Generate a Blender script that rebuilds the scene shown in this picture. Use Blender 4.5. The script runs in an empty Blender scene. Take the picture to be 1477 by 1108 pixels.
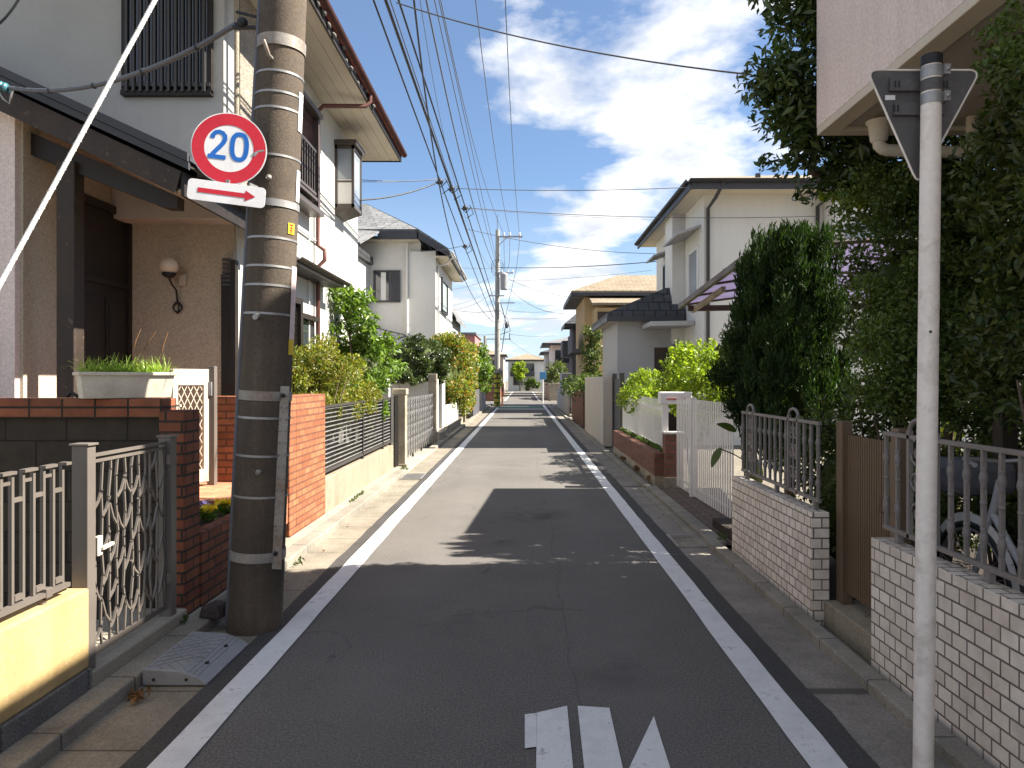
import bpy, math, random
import numpy as np
from mathutils import Vector, noise as mnoise
rnd = random.Random(7)
C = bpy.context.scene.collection
R = math.radians
F, CX, CY, EYE = 1050.0, 755.0, 548.0, 1.6
def P(px, py, Y):
    return Vector(((px - CX) * Y / F, Y, EYE - (py - CY) * Y / F))
# ------------------------------------------------------------------ mesh builder
class MB:
    def __init__(s): s.v = []; s.f = []; s.sm = []
    def add(s, vs, fs, smooth=False):
        b = len(s.v); s.v += [tuple(v) for v in vs]
        for f in fs: s.f.append(tuple(b + i for i in f)); s.sm.append(smooth)
        return s
    def box(s, x0, x1, y0, y1, z0, z1):
        if x0 > x1: x0, x1 = x1, x0
        if y0 > y1: y0, y1 = y1, y0
        if z0 > z1: z0, z1 = z1, z0
        v = [(x0,y0,z0),(x1,y0,z0),(x1,y1,z0),(x0,y1,z0),(x0,y0,z1),(x1,y0,z1),(x1,y1,z1),(x0,y1,z1)]
        return s.add(v, [(3,2,1,0),(4,5,6,7),(0,1,5,4),(1,2,6,5),(2,3,7,6),(3,0,4,7)])
    def obox(s, c, u, v, w, a, b, d):
        c = Vector(c); u = Vector(u).normalized()*a/2; v = Vector(v).normalized()*b/2; w = Vector(w).normalized()*d/2
        vs = [c-u-v-w, c+u-v-w, c+u+v-w, c-u+v-w, c-u-v+w, c+u-v+w, c+u+v+w, c-u+v+w]
        return s.add(vs, [(3,2,1,0),(4,5,6,7),(0,1,5,4),(1,2,6,5),(2,3,7,6),(3,0,4,7)])
    def bar(s, p0, p1, a, b, up=(0,0,1)):
        p0 = Vector(p0); p1 = Vector(p1); d = p1-p0; up = Vector(up)
        if abs(d.normalized().dot(up)) > .98: up = Vector((1,0,0))
        u = d.cross(up).normalized(); w = u.cross(d).normalized()
        return s.obox((p0+p1)/2, d, u, w, d.length, a, b)
    def poly(s, pts): return s.add(pts, [tuple(range(len(pts)))])
    def slab(s, pts, off):
        off = Vector(off); n = len(pts); a = [Vector(p) for p in pts]; b = [p+off for p in a]
        fs = [tuple(range(n)), tuple(range(2*n-1, n-1, -1))]
        fs += [(i, i+n, (i+1) % n + n, (i+1) % n) for i in range(n)]
        return s.add(a+b, fs)
    def tube(s, pts, r, n=6, caps=True, r1=None):
        pts = [Vector(p) for p in pts]; k = len(pts); vs = []; fs = []
        pu = None
        for i, p in enumerate(pts):
            d = (pts[min(i+1,k-1)] - pts[max(i-1,0)]).normalized()
            if pu is None:
                up = Vector((0,0,1)) if abs(d.z) < .95 else Vector((1,0,0))
                u = d.cross(up).normalized()
            else:
                u = (pu - d*pu.dot(d)).normalized()
            pu = u; w = d.cross(u)
            rr = r[i] if isinstance(r, (list, tuple)) else (r if r1 is None else r+(r1-r)*i/(k-1))
            for j in range(n):
                a = 2*math.pi*j/n; vs.append(p + u*math.cos(a)*rr + w*math.sin(a)*rr)
        for i in range(k-1):
            for j in range(n):
                fs.append((i*n+j, i*n+(j+1)%n, (i+1)*n+(j+1)%n, (i+1)*n+j))
        s.add(vs, fs, n > 4)
        if caps:
            s.add(vs[:n], [tuple(range(n-1,-1,-1))]); s.add(vs[-n:], [tuple(range(n))])
        return s
    def lathe(s, c, prof, n=20, axis=(0,0,1)):
        ax = Vector(axis).normalized(); return s.tube([Vector(c)+ax*h for r, h in prof], [max(r,1e-4) for r, h in prof], n)
    def ball(s, c, rx, ry=None, rz=None, n=14, m=9):
        ry = ry or rx; rz = rz or rx; vs = []; fs = []
        for i in range(m+1):
            t = math.pi*i/m
            for j in range(n):
                a = 2*math.pi*j/n
                vs.append((c[0]+rx*math.sin(t)*math.cos(a), c[1]+ry*math.sin(t)*math.sin(a), c[2]+rz*math.cos(t)))
        for i in range(m):
            for j in range(n): fs.append((i*n+j, (i+1)*n+j, (i+1)*n+(j+1)%n, i*n+(j+1)%n))
        return s.add(vs, fs, True)
    def build(s, name, m, parent=None, bevel=0, base=None):
        me = bpy.data.meshes.new(name)
        if parent is not None: off = OFF[parent.name]
        elif base is not None: off = Vector(base)
        else:
            a = np.array(s.v); off = Vector(((a[:,0].min()+a[:,0].max())/2, (a[:,1].min()+a[:,1].max())/2, a[:,2].min()))
        me.from_pydata([(x-off.x, y-off.y, z-off.z) for x, y, z in s.v], [], s.f)
        me.validate(); 
        if len(me.polygons) == len(s.sm): me.polygons.foreach_set('use_smooth', s.sm)
        uv = me.uv_layers.new(name='UVMap'); co = [0.0]*(2*len(me.loops))
        for p in me.polygons:
            n = p.normal; ax, ay, az = abs(n.x), abs(n.y), abs(n.z)
            for li in p.loop_indices:
                v = me.vertices[me.loops[li].vertex_index].co; x, y, z = v.x+off.x, v.y+off.y, v.z+off.z
                if az > max(ax, ay)*1.05: q = (x, y)
                elif ax > ay: q = (y, z)
                else: q = (x, z)
                co[2*li], co[2*li+1] = q
        uv.data.foreach_set('uv', co)
        me.materials.append(m); me.update()
        o = bpy.data.objects.new(name, me); C.objects.link(o)
        if parent is not None: o.parent = parent; OFF[o.name] = off
        else: o.location = off; OFF[o.name] = off
        if bevel:
            b = o.modifiers.new('Bevel', 'BEVEL'); b.width = bevel; b.segments = 2; b.limit_method = 'ANGLE'; b.angle_limit = R(40)
        return o
OFF = {}
def tag(o, label=None, cat=None, group=None, kind=None):
    if label: o['label'] = label
    if cat: o['category'] = cat
    if group: o['group'] = group
    if kind: o['kind'] = kind
    return o
def thing(name, label, cat, loc, group=None):
    o = bpy.data.objects.new(name, None); C.objects.link(o); o.location = loc; o.empty_display_size = .2
    OFF[o.name] = Vector(loc); return tag(o, label, cat, group)
def dup_tree(o, loc, label=None):
    r = o.copy(); C.objects.link(r); r.location = loc; OFF[r.name] = Vector(loc)
    if label: r['label'] = label
    def rec(a, b):
        for ch in a.children:
            c = ch.copy(); C.objects.link(c); c.parent = b; rec(ch, c)
    rec(o, r); return r
# ------------------------------------------------------------------ materials
class NT:
    def __init__(s, m):
        m.use_nodes = True; s.t = m.node_tree; s.t.nodes.clear()
    def n(s, typ, **kw):
        x = s.t.nodes.new(typ); ins = kw.pop('ins', {})
        for k, v in kw.items(): setattr(x, k, v)
        for k, v in ins.items():
            if isinstance(v, bpy.types.NodeSocket): s.t.links.new(v, x.inputs[k])
            else: x.inputs[k].default_value = v
        return x
    def mix(s, f, a, b, typ='RGBA', blend='MIX'):
        x = s.t.nodes.new('ShaderNodeMix'); x.data_type = typ
        if typ == 'RGBA': x.blend_type = blend; i = (0, 6, 7); o = 2
        else: i = (0, 2, 3); o = 0
        for k, v in zip(i, (f, a, b)):
            if isinstance(v, bpy.types.NodeSocket): s.t.links.new(v, x.inputs[k])
            else: x.inputs[k].default_value = v if not (isinstance(v, tuple) and len(v) == 3) else (*v, 1)
        return x.outputs[o]
    def ramp(s, f, stops):
        x = s.t.nodes.new('ShaderNodeValToRGB'); s.t.links.new(f, x.inputs[0]); e = x.color_ramp.elements
        while len(e) < len(stops): e.new(.5)
        for q, (p, c) in zip(e, stops): q.position = p; q.color = (*c, 1) if len(c) == 3 else c
        return x.outputs[0]
    def rng(s, v, a, b, c=0.0, d=1.0):
        x = s.n('ShaderNodeMapRange', ins={0: v, 1: a, 2: b, 3: c, 4: d}); return x.outputs[0]
    def math(s, op, a, b=0.0):
        return s.n('ShaderNodeMath', operation=op, ins={0: a, 1: b}).outputs[0]
def lum(c, k): return tuple(min(1, x*k) for x in c)
def finish(t, col, rough, bump=None, bstr=.3, bdist=.01, spec=.4, metal=0.0, rsock=None):
    b = t.n('ShaderNodeBsdfPrincipled', ins={'Roughness': rsock if rsock is not None else rough, 'Metallic': metal})
    b.inputs['Specular IOR Level'].default_value = spec
    if isinstance(col, bpy.types.NodeSocket): t.t.links.new(col, b.inputs['Base Color'])
    else: b.inputs['Base Color'].default_value = (*col, 1)
    if bump is not None:
        bp = t.n('ShaderNodeBump', ins={'Strength': bstr, 'Distance': bdist, 'Height': bump})
        t.t.links.new(bp.outputs[0], b.inputs['Normal'])
    o = t.n('ShaderNodeOutputMaterial'); t.t.links.new(b.outputs[0], o.inputs[0]); return b
def surf(name, col, rough=.7, var=.25, vscale=1.5, fine=.12, fscale=40, bump=.2, bscale=60, bdist=.006, spec=.35, metal=0.0,
         streak=0.0, stain=None, stainamt=.5, stainscale=.8, chips=None):
    m = bpy.data.materials.new(name); t = NT(m)
    co = t.n('ShaderNodeNewGeometry').outputs['Position']
    n1 = t.n('ShaderNodeTexNoise', ins={'Vector': co, 'Scale': vscale, 'Detail': 5.0, 'Roughness': .6}).outputs[0]
    n2 = t.n('ShaderNodeTexNoise', ins={'Vector': co, 'Scale': fscale, 'Detail': 3.0}).outputs[0]
    c = t.mix(t.rng(n1, .3, .7), lum(col, 1-var), lum(col, 1+var))
    c = t.mix(t.rng(n2, .3, .7, 0, 1), t.mix(1.0, c, (1-fine,)*3, blend='MULTIPLY'), t.mix(1.0, c, (1+fine,)*3, blend='MULTIPLY'))
    if streak:
        mp = t.n('ShaderNodeMapping', ins={'Vector': co, 'Scale': (5, 5, .35)}).outputs[0]
        n3 = t.n('ShaderNodeTexNoise', ins={'Vector': mp, 'Scale': 1.0, 'Detail': 5.0, 'Roughness': .65}).outputs[0]
        c = t.mix(t.rng(n3, .48, .75, 0, streak), c, lum(col, .45))
    if stain:
        n4 = t.n('ShaderNodeTexNoise', ins={'Vector': co, 'Scale': stainscale, 'Detail': 7.0, 'Roughness': .7, 'Distortion': .4}).outputs[0]
        c = t.mix(t.rng(n4, .5, .66, 0, stainamt), c, stain)
    if chips:
        n5 = t.n('ShaderNodeTexNoise', ins={'Vector': co, 'Scale': 14.0, 'Detail': 6.0, 'Roughness': .7}).outputs[0]
        c = t.mix(t.rng(n5, .62, .66), c, chips)
    n6 = t.n('ShaderNodeTexNoise', ins={'Vector': co, 'Scale': bscale, 'Detail': 4.0, 'Roughness': .6}).outputs[0]
    finish(t, c, rough, n6 if bump else None, bump, bdist, spec, metal, rsock=t.rng(n1, .3, .7, max(.05, rough-.1), min(1, rough+.1)))
    return m
def brick(name, c1, c2, mortar, bw, rh, ms, rough=.85, bump=.8, bdist=.006, off=.5, var=.3, stain=None, sa=.4, spec=.25, smooth=.1, shift=(0,0,0)):
    m = bpy.data.materials.new(name); t = NT(m)
    uv = t.n('ShaderNodeUVMap').outputs[0]
    pos = t.n('ShaderNodeNewGeometry').outputs['Position']
    uv = t.n('ShaderNodeMapping', ins={'Vector': uv, 'Location': shift}).outputs[0]
    b = t.n('ShaderNodeTexBrick', offset=off, ins={'Vector': uv, 'Color1': (*c1, 1), 'Color2': (*c2, 1), 'Mortar': (*mortar, 1),
        'Scale': 1.0, 'Mortar Size': ms, 'Mortar Smooth': smooth, 'Bias': 0.0, 'Brick Width': bw, 'Row Height': rh})
    n1 = t.n('ShaderNodeTexNoise', ins={'Vector': pos, 'Scale': 9.0, 'Detail': 6.0, 'Roughness': .65}).outputs[0]
    c = t.mix(t.rng(n1, .25, .75), t.mix(1.0, b.outputs[0], (1-var,)*3, blend='MULTIPLY'), t.mix(1.0, b.outputs[0], (1+var*.6,)*3, blend='MULTIPLY'))
    if stain:
        n2 = t.n('ShaderNodeTexNoise', ins={'Vector': pos, 'Scale': 1.6, 'Detail': 7.0, 'Roughness': .7}).outputs[0]
        c = t.mix(t.rng(n2, .48, .7, 0, sa), c, stain)
    n3 = t.n('ShaderNodeTexNoise', ins={'Vector': pos, 'Scale': 70.0, 'Detail': 4.0}).outputs[0]
    h = t.math('ADD', t.math('MULTIPLY', t.math('SUBTRACT', 1.0, b.outputs['Fac']), 1.0), t.math('MULTIPLY', n3, .35))
    finish(t, c, rough, h, bump, bdist, spec); return m
def leafmat(name, cols, trans=.35, rough=.45, spec=.4):
    m = bpy.data.materials.new(name); t = NT(m)
    g = t.n('ShaderNodeNewGeometry')
    st = [(i/(max(1, len(cols)-1)), c) for i, c in enumerate(cols)]
    c = t.ramp(g.outputs['Random Per Island'], st)
    n = t.n('ShaderNodeTexNoise', ins={'Vector': g.outputs['Position'], 'Scale': 1.7, 'Detail': 4.0}).outputs[0]
    c = t.mix(t.rng(n, .3, .7), t.mix(1.0, c, (.65,)*3, blend='MULTIPLY'), t.mix(1.0, c, (1.35, 1.3, 1.1), blend='MULTIPLY'))
    b = t.n('ShaderNodeBsdfPrincipled', ins={'Base Color': c, 'Roughness': rough}); b.inputs['Specular IOR Level'].default_value = spec
    tr = t.n('ShaderNodeBsdfTranslucent', ins={'Color': t.mix(1.0, c, (1.6, 1.7, .7), blend='MULTIPLY')})
    mx = t.n('ShaderNodeMixShader', ins={0: trans, 1: b.outputs[0], 2: tr.outputs[0]})
    o = t.n('ShaderNodeOutputMaterial'); t.t.links.new(mx.outputs[0], o.inputs[0]); return m
def glassmat(name, tint=(.03,.035,.04), rough=.05):
    m = bpy.data.materials.new(name); t = NT(m)
    pos = t.n('ShaderNodeNewGeometry').outputs['Position']
    n = t.n('ShaderNodeTexNoise', ins={'Vector': pos, 'Scale': 1.2, 'Detail': 2.0}).outputs[0]
    finish(t, t.mix(n, lum(tint, .5), lum(tint, 1.6)), rough, n, .02, .02, spec=.9); return m
def polycarb(name, col):
    m = bpy.data.materials.new(name); t = NT(m)
    pos = t.n('ShaderNodeNewGeometry').outputs['Position']
    n = t.n('ShaderNodeTexNoise', ins={'Vector': pos, 'Scale': 6.0, 'Detail': 4.0}).outputs[0]
    c = t.mix(n, lum(col, .8), lum(col, 1.2))
    b = t.n('ShaderNodeBsdfPrincipled', ins={'Base Color': c, 'Roughness': .3})
    tr = t.n('ShaderNodeBsdfTranslucent', ins={'Color': c})
    mx = t.n('ShaderNodeMixShader', ins={0: .45, 1: b.outputs[0], 2: tr.outputs[0]})
    o = t.n('ShaderNodeOutputMaterial'); t.t.links.new(mx.outputs[0], o.inputs[0]); return m
M = {}
def asphalt():
    m = bpy.data.materials.new('asphalt'); t = NT(m)
    pos = t.n('ShaderNodeNewGeometry').outputs['Position']
    n1 = t.n('ShaderNodeTexNoise', ins={'Vector': pos, 'Scale': .7, 'Detail': 6.0, 'Roughness': .65}).outputs[0]
    n2 = t.n('ShaderNodeTexNoise', ins={'Vector': pos, 'Scale': 85.0, 'Detail': 5.0, 'Roughness': .75}).outputs[0]
    v = t.n('ShaderNodeTexVoronoi', ins={'Vector': pos, 'Scale': 130.0}).outputs[0]
    v2 = t.n('ShaderNodeTexVoronoi', ins={'Vector': pos, 'Scale': 60.0}).outputs[0]
    c = t.mix(t.rng(n1, .3, .7), (.110, .103, .095), (.142, .132, .121))
    c = t.mix(t.rng(n2, .35, .68), t.mix(1.0, c, (.5,)*3, blend='MULTIPLY'), t.mix(1.0, c, (1.5,)*3, blend='MULTIPLY'))
    c = t.mix(t.rng(v2, .0, .22, .75, 0.0), c, (.27, .255, .235))
    mp = t.n('ShaderNodeMapping', ins={'Vector': pos, 'Scale': (1.2, .25, 1)}).outputs[0]
    n3 = t.n('ShaderNodeTexNoise', ins={'Vector': mp, 'Scale': 1.3, 'Detail': 5.0, 'Roughness': .6}).outputs[0]
    c = t.mix(t.rng(n3, .55, .75, 0, .45), c, (.080, .075, .07))
    w = t.n('ShaderNodeTexNoise', ins={'Vector': pos, 'Scale': 1.5, 'Detail': 6.0, 'Roughness': .7}).outputs[0]
    sx = t.n('ShaderNodeSeparateXYZ', ins={0: pos}).outputs[0]
    for xc in (-.78, .58):
        d_ = t.math('ABSOLUTE', t.math('SUBTRACT', sx, xc))
        c = t.mix(t.math('MULTIPLY', t.rng(d_, .05, .32, .4, 0), t.rng(w, .35, .6)), c, (.150, .142, .132))
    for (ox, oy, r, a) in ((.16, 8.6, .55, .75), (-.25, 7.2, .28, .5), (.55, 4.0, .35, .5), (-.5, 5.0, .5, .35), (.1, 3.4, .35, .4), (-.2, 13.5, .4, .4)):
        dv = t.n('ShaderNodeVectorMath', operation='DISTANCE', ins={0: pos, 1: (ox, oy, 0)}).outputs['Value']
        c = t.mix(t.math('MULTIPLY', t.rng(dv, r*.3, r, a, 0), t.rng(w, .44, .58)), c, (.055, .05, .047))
    sd = t.math('ABSOLUTE', t.math('ADD', t.math('SUBTRACT', sx, .28), t.math('MULTIPLY', t.math('SUBTRACT', n1, .5), .35)))
    c = t.mix(t.math('MULTIPLY', t.rng(sd, .003, .009, .4, 0), t.rng(n2, .42, .55)), c, (.03, .028, .026))
    crk = t.n('ShaderNodeTexVoronoi', feature='DISTANCE_TO_EDGE', ins={'Vector': t.n('ShaderNodeVectorMath', operation='ADD', ins={0: pos, 1: t.n('ShaderNodeVectorMath', operation='SCALE', ins={0: t.n('ShaderNodeTexNoise', ins={'Vector': pos, 'Scale': 2.5, 'Detail': 5.0}).outputs[1], 3: .6}).outputs[0]}).outputs[0], 'Scale': .33}).outputs[0]
    c = t.mix(t.math('MULTIPLY', t.rng(crk, 0.0, .008, 1, 0), t.rng(w, .47, .56, 0, .45)), c, (.025, .024, .023))
    h = t.math('ADD', t.math('MULTIPLY', v, .8), n2)
    finish(t, c, .9, h, .4, .004, .25); return m
def paint_white():
    m = bpy.data.materials.new('road_paint'); t = NT(m)
    pos = t.n('ShaderNodeNewGeometry').outputs['Position']
    n1 = t.n('ShaderNodeTexNoise', ins={'Vector': pos, 'Scale': 5.0, 'Detail': 8.0, 'Roughness': .7}).outputs[0]
    n2 = t.n('ShaderNodeTexNoise', ins={'Vector': pos, 'Scale': 60.0, 'Detail': 4.0, 'Roughness': .7}).outputs[0]
    c = t.mix(t.rng(n1, .3, .7), (.54, .54, .54), (.70, .70, .69))
    c = t.mix(t.rng(n2, .62, .70, 0, .7), c, (.17, .165, .16))
    c = t.mix(t.math('MULTIPLY', t.rng(n1, .57, .65), t.rng(n2, .42, .60)), c, (.28, .275, .27))
    finish(t, c, .75, n2, .5, .003, .3); return m
def gutter_mat(name, col, jl):
    m = bpy.data.materials.new(name); t = NT(m)
    pos = t.n('ShaderNodeNewGeometry').outputs['Position']
    n1 = t.n('ShaderNodeTexNoise', ins={'Vector': pos, 'Scale': 1.8, 'Detail': 8.0, 'Roughness': .7}).outputs[0]
    n2 = t.n('ShaderNodeTexNoise', ins={'Vector': pos, 'Scale': 90.0, 'Detail': 4.0, 'Roughness': .7}).outputs[0]
    c = t.mix(t.rng(n1, .3, .7), lum(col, .62), lum(col, 1.15))
    c = t.mix(t.rng(n2, .35, .65), t.mix(1.0, c, (.72,)*3, blend='MULTIPLY'), t.mix(1.0, c, (1.2,)*3, blend='MULTIPLY'))
    sy = t.n('ShaderNodeSeparateXYZ', ins={0: pos}).outputs[1]
    fr = t.math('FRACT', t.math('DIVIDE', t.math('ADD', sy, 50.25), jl))
    e = t.math('MINIMUM', fr, t.math('SUBTRACT', 1.0, fr))
    jm = t.rng(e, .006, .014, 1, 0)
    c = t.mix(t.math('MULTIPLY', jm, .8), c, lum(col, .22))
    n4 = t.n('ShaderNodeTexNoise', ins={'Vector': pos, 'Scale': 4.5, 'Detail': 8.0, 'Roughness': .75}).outputs[0]
    c = t.mix(t.rng(n4, .56, .72, 0, .6), c, (.075, .07, .06))
    h = t.math('SUBTRACT', n2, t.math('MULTIPLY', jm, 2.0))
    finish(t, c, .9, h, .5, .005, .25); return m
M['asphalt'] = asphalt(); M['paint'] = paint_white()
M['gutter'] = gutter_mat('gutter_concrete', (.25,.222,.175), .6)
M['kerb'] = gutter_mat('kerb_concrete', (.27,.247,.205), .6)
M['gutter_plain'] = gutter_mat('plain_gutter_concrete', (.25,.225,.195), 3.6)
M['seal'] = surf('asphalt_edge', (.055,.052,.05), .9, .2, 2, .35, 90, .6, 150)
M['ground'] = surf('packed_earth', (.17,.15,.12), .95, .3, .5, .3, 20, .5, 30, stain=(.08,.09,.04), stainscale=.4)
M['apron'] = surf('apron_concrete', (.30,.268,.215), .9, .2, 1.2, .15, 60, .4, 80, stain=(.2,.18,.15), stainscale=1.1)
M['green_road'] = surf('green_road_coating', (.05,.16,.10), .9, .2, 2, .2, 60)
M['brown_road'] = surf('red_road_coating', (.22,.09,.06), .9, .2, 2, .2, 60)
M['yellow'] = surf('ochre_render', (.47,.33,.15), .9, .08, 2, .06, 30, .5, 45, .008, streak=.45, stain=(.3,.2,.1), stainamt=.5, stainscale=2.5)
M['granite'] = surf('dark_granite', (.13,.125,.12), .85, .2, 5, .5, 130, .7, 60, .01)
M['taupe'] = surf('taupe_aluminium', (.135,.116,.10), .45, .08, 3, .04, 200, .05, 300, spec=.5)
M['dark_metal'] = surf('dark_brown_aluminium', (.045,.04,.037), .45, .1, 3, .05, 200, .05, 300, spec=.5)
M['block'] = brick('dark_concrete_block', (.042,.034,.026), (.052,.043,.033), (.022,.018,.014), .4, .2, .006, .95, .5, .006, stain=(.035,.035,.03))
M['brick_dark'] = brick('old_red_brick', (.17,.055,.030), (.26,.09,.045), (.045,.035,.028), .21, .07, .008, stain=(.05,.035,.028), sa=.6, bump=1, bdist=.01)
M['brick_bright'] = brick('orange_red_brick', (.25,.085,.038), (.38,.15,.07), (.15,.065,.04), .20, .068, .009, stain=(.26,.1,.06), sa=.35, bump=1, bdist=.012)
M['brick_low'] = brick('weathered_brick', (.17,.065,.045), (.25,.10,.065), (.12,.10,.085), .21, .07, .008, stain=(.09,.075,.06), sa=.6)
M['brick_floor'] = brick('paving_brick', (.42,.17,.09), (.55,.25,.14), (.25,.15,.10), .21, .1, .006, stain=(.3,.14,.08), sa=.3)
M['tile'] = brick('cream_wall_tile', (.66,.575,.485), (.84,.76,.66), (.13,.108,.09), .11, .0685, .0048, .5, .8, .005, var=.2, stain=(.40,.32,.24), sa=.55, spec=.45)
M['stucco_w'] = surf('white_stucco', (.49,.475,.44), .92, .06, 1.5, .1, 90, .7, 130, .008, streak=.12)
M['stucco_cream'] = surf('cream_stucco', (.49,.475,.44), .92, .06, 1.2, .06, 90, .5, 120, .006, streak=.12)  # same base colour as the white stucco of the front wall
M['stucco_shade_tan'] = surf('shaded_porch_stucco', (.50,.44,.34), .95, .06, 1.5, .18, 50, 1.0, 70, .012)  # tan copy of the house stucco, porch shade put into the colour
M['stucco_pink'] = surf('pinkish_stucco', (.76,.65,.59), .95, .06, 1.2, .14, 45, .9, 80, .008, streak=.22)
M['pebble'] = surf('pebble_dash', (.29,.25,.20), .95, .15, 3, .35, 45, 1.0, 45, .02)
M['siding'] = brick('white_siding', (.66,.65,.62), (.68,.665,.635), (.42,.42,.41), 3.0, .45, .008, .8, .4, .006, var=.05)
M['cream'] = surf('cream_render', (.64,.625,.59), .9, .06, 1, .07, 60, .4, 90, streak=.12)
M['grey_w'] = surf('light_grey_render', (.66,.64,.60), .9, .06, 1, .06, 60, .3, 90, streak=.1)
M['orange'] = surf('ochre_orange_render', (.48,.34,.19), .9, .08, 1, .1, 40, .4, 70)
M['dgrey'] = surf('dark_grey_cladding', (.08,.08,.09), .7, .1, 1, .08, 40)
M['mgrey'] = surf('mid_grey_render', (.36,.36,.37), .8, .08, 1, .08, 40)
M['beige'] = surf('beige_wall', (.48,.43,.37), .9, .1, .8, .08, 40, .4, 60, streak=.3)
M['soffit'] = surf('cream_soffit_board', (.58,.52,.42), .7, .06, 1.5, .03, 40, .05, 60)
M['wood_dark'] = surf('dark_stained_timber', (.045,.032,.024), .6, .3, 3, .2, 60, .3, 80, streak=.4, chips=(.12,.08,.055))
M['wood_black'] = surf('near_black_timber', (.022,.017,.014), .55, .3, 3, .2, 60, .3, 80)
M['gutter_red'] = surf('old_red_brown_gutter', (.13,.055,.045), .55, .25, 4, .15, 60, .1, 60, chips=(.2,.1,.08))
M['roof_slate'] = brick('grey_slate_roof', (.16,.165,.17), (.22,.22,.225), (.07,.07,.075), .45, .22, .01, .85, .6, .01)
M['roof_dark'] = brick('dark_tile_roof', (.055,.06,.068), (.075,.08,.09), (.03,.03,.035), .3, .25, .02, .7, .8, .02)
M['roof_brown'] = brick('brown_slate_roof', (.23,.185,.13), (.29,.235,.17), (.12,.10,.075), .45, .22, .01, .85, .6, .01)
M['fascia'] = surf('dark_fascia', (.05,.05,.055), .5, .15, 2, .05, 50, .05, 60)
M['bronze'] = surf('bronze_aluminium', (.075,.06,.05), .4, .1, 3, .03, 100, .03, 100, spec=.5)
M['purple_shade'] = surf('maroon_louvre', (.075,.045,.05), .55, .15, 3, .05, 60)
M['glass'] = glassmat('window_glass'); M['glass_l'] = glassmat('pale_window_glass', (.22,.25,.28), .08)
M['frosted'] = glassmat('frosted_green_glass', (.30,.36,.33), .3)
M['curtain'] = surf('white_curtain', (.7,.69,.66), .9, .06, 3, .03, 60, .2, 20)
M['pole'] = surf('weathered_concrete_pole', (.10,.078,.058), .9, .3, 2.5, .2, 70, .4, 90, streak=.75, stain=(.045,.036,.028), stainamt=.7, stainscale=2)
M['farpole'] = surf('pale_concrete_pole', (.34,.33,.31), .9, .15, 1, .1, 30, .2, 60, streak=.3)
M['galv'] = surf('galvanised_steel', (.33,.325,.32), .5, .2, 8, .1, 120, .1, 150, metal=.6, chips=(.3,.29,.28))
M['steel_rust'] = surf('rusty_steel_angle', (.30,.28,.25), .6, .25, 6, .15, 100, .15, 90, metal=.3, stain=(.2,.10,.05), stainscale=5, stainamt=.6)
M['black'] = surf('black_rubber', (.018,.018,.019), .55, .2, 4, .1, 60, .1, 80)
M['cable'] = surf('black_cable', (.03,.032,.036), .5, .1, 4, .1, 60, .05, 60)
M['cable_g'] = surf('grey_cable', (.10,.105,.12), .5, .1, 4, .1, 60, .05, 60)
M['guy'] = surf('white_guy_cable', (.58,.57,.54), .6, .15, 20, .15, 150, .2, 150)
M['white_paint'] = surf('white_painted_steel', (.80,.73,.66), .45, .06, 2, .05, 30, .06, 60, spec=.5, chips=None, stain=(.42,.35,.29), stainscale=9, stainamt=.5, streak=.2)
M['white_al'] = surf('white_aluminium', (.70,.68,.66), .5, .06, 2, .03, 50, .03, 60)
M['cream_gate'] = surf('cream_painted_gate', (.52,.46,.37), .6, .08, 3, .05, 50, .05, 60)
M['sign_w'] = surf('sign_white', (.72,.72,.73), .4, .05, 4, .04, 60, .02, 60, stain=(.5,.48,.46), stainamt=.35, stainscale=7)
M['sign_r'] = surf('sign_red', (.50,.018,.035), .4, .08, 5, .05, 60, .02, 60)
M['sign_b'] = surf('sign_blue', (.012,.12,.45), .4, .08, 5, .05, 60, .02, 60)
M['sign_back'] = surf('grey_sign_back', (.10,.095,.095), .6, .15, 4, .08, 60, .05, 60, metal=.2, stain=(.22,.21,.2), stainscale=5)
M['yellow_tape'] = surf('yellow_label', (.75,.52,.03), .5, .08, 8, .05, 60, .02, 60)
M['pink_plate'] = surf('faded_pink_plate', (.72,.56,.52), .5, .08, 4, .05, 60, .02, 60)
M['ramp'] = brick('grey_ramp_plastic', (.32,.325,.335), (.35,.355,.365), (.14,.145,.15), .14, .045, .006, .6, .8, .006, off=.5, var=.1)
M['ramp_plain'] = surf('grey_plastic', (.25,.255,.262), .6, .1, 6, .1, 80, .1, 90)
M['stone'] = surf('old_concrete_post', (.32,.275,.21), .95, .2, 2.5, .2, 50, .6, 50, .01, streak=.4, stain=(.13,.11,.08), stainamt=.7, stainscale=2.2)
M['rock'] = surf('dark_brick_lump', (.06,.045,.04), .95, .3, 9, .3, 60, .8, 40, .02)
M['concrete'] = surf('stained_concrete', (.27,.235,.17), .95, .15, 1.5, .15, 60, .5, 60, .008, streak=.5, stain=(.15,.13,.09), stainamt=.55, stainscale=1.5)
M['lamp_glass'] = surf('opal_lamp_glass', (.72,.62,.48), .3, .05, 6, .02, 50, .02, 50)
M['planter'] = surf('dirty_white_plastic', (.62,.56,.46), .6, .1, 4, .06, 60, .05, 70, stain=(.35,.3,.22), stainscale=5, stainamt=.5)
M['soil'] = surf('dark_soil', (.04,.03,.022), .95, .3, 9, .3, 60, .8, 60, .02)
M['bark'] = surf('bark', (.11,.08,.055), .95, .3, 6, .3, 50, .9, 40, .02, streak=.5)
M['brown_gate'] = surf('bronze_brown_aluminium', (.13,.085,.05), .5, .1, 3, .04, 60, .04, 80, spec=.5)
M['iron'] = surf('grey_cast_aluminium', (.185,.165,.155), .55, .12, 5, .08, 60, .15, 90, spec=.5)
M['poly'] = polycarb('violet_polycarbonate', (.50,.46,.64))
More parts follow.
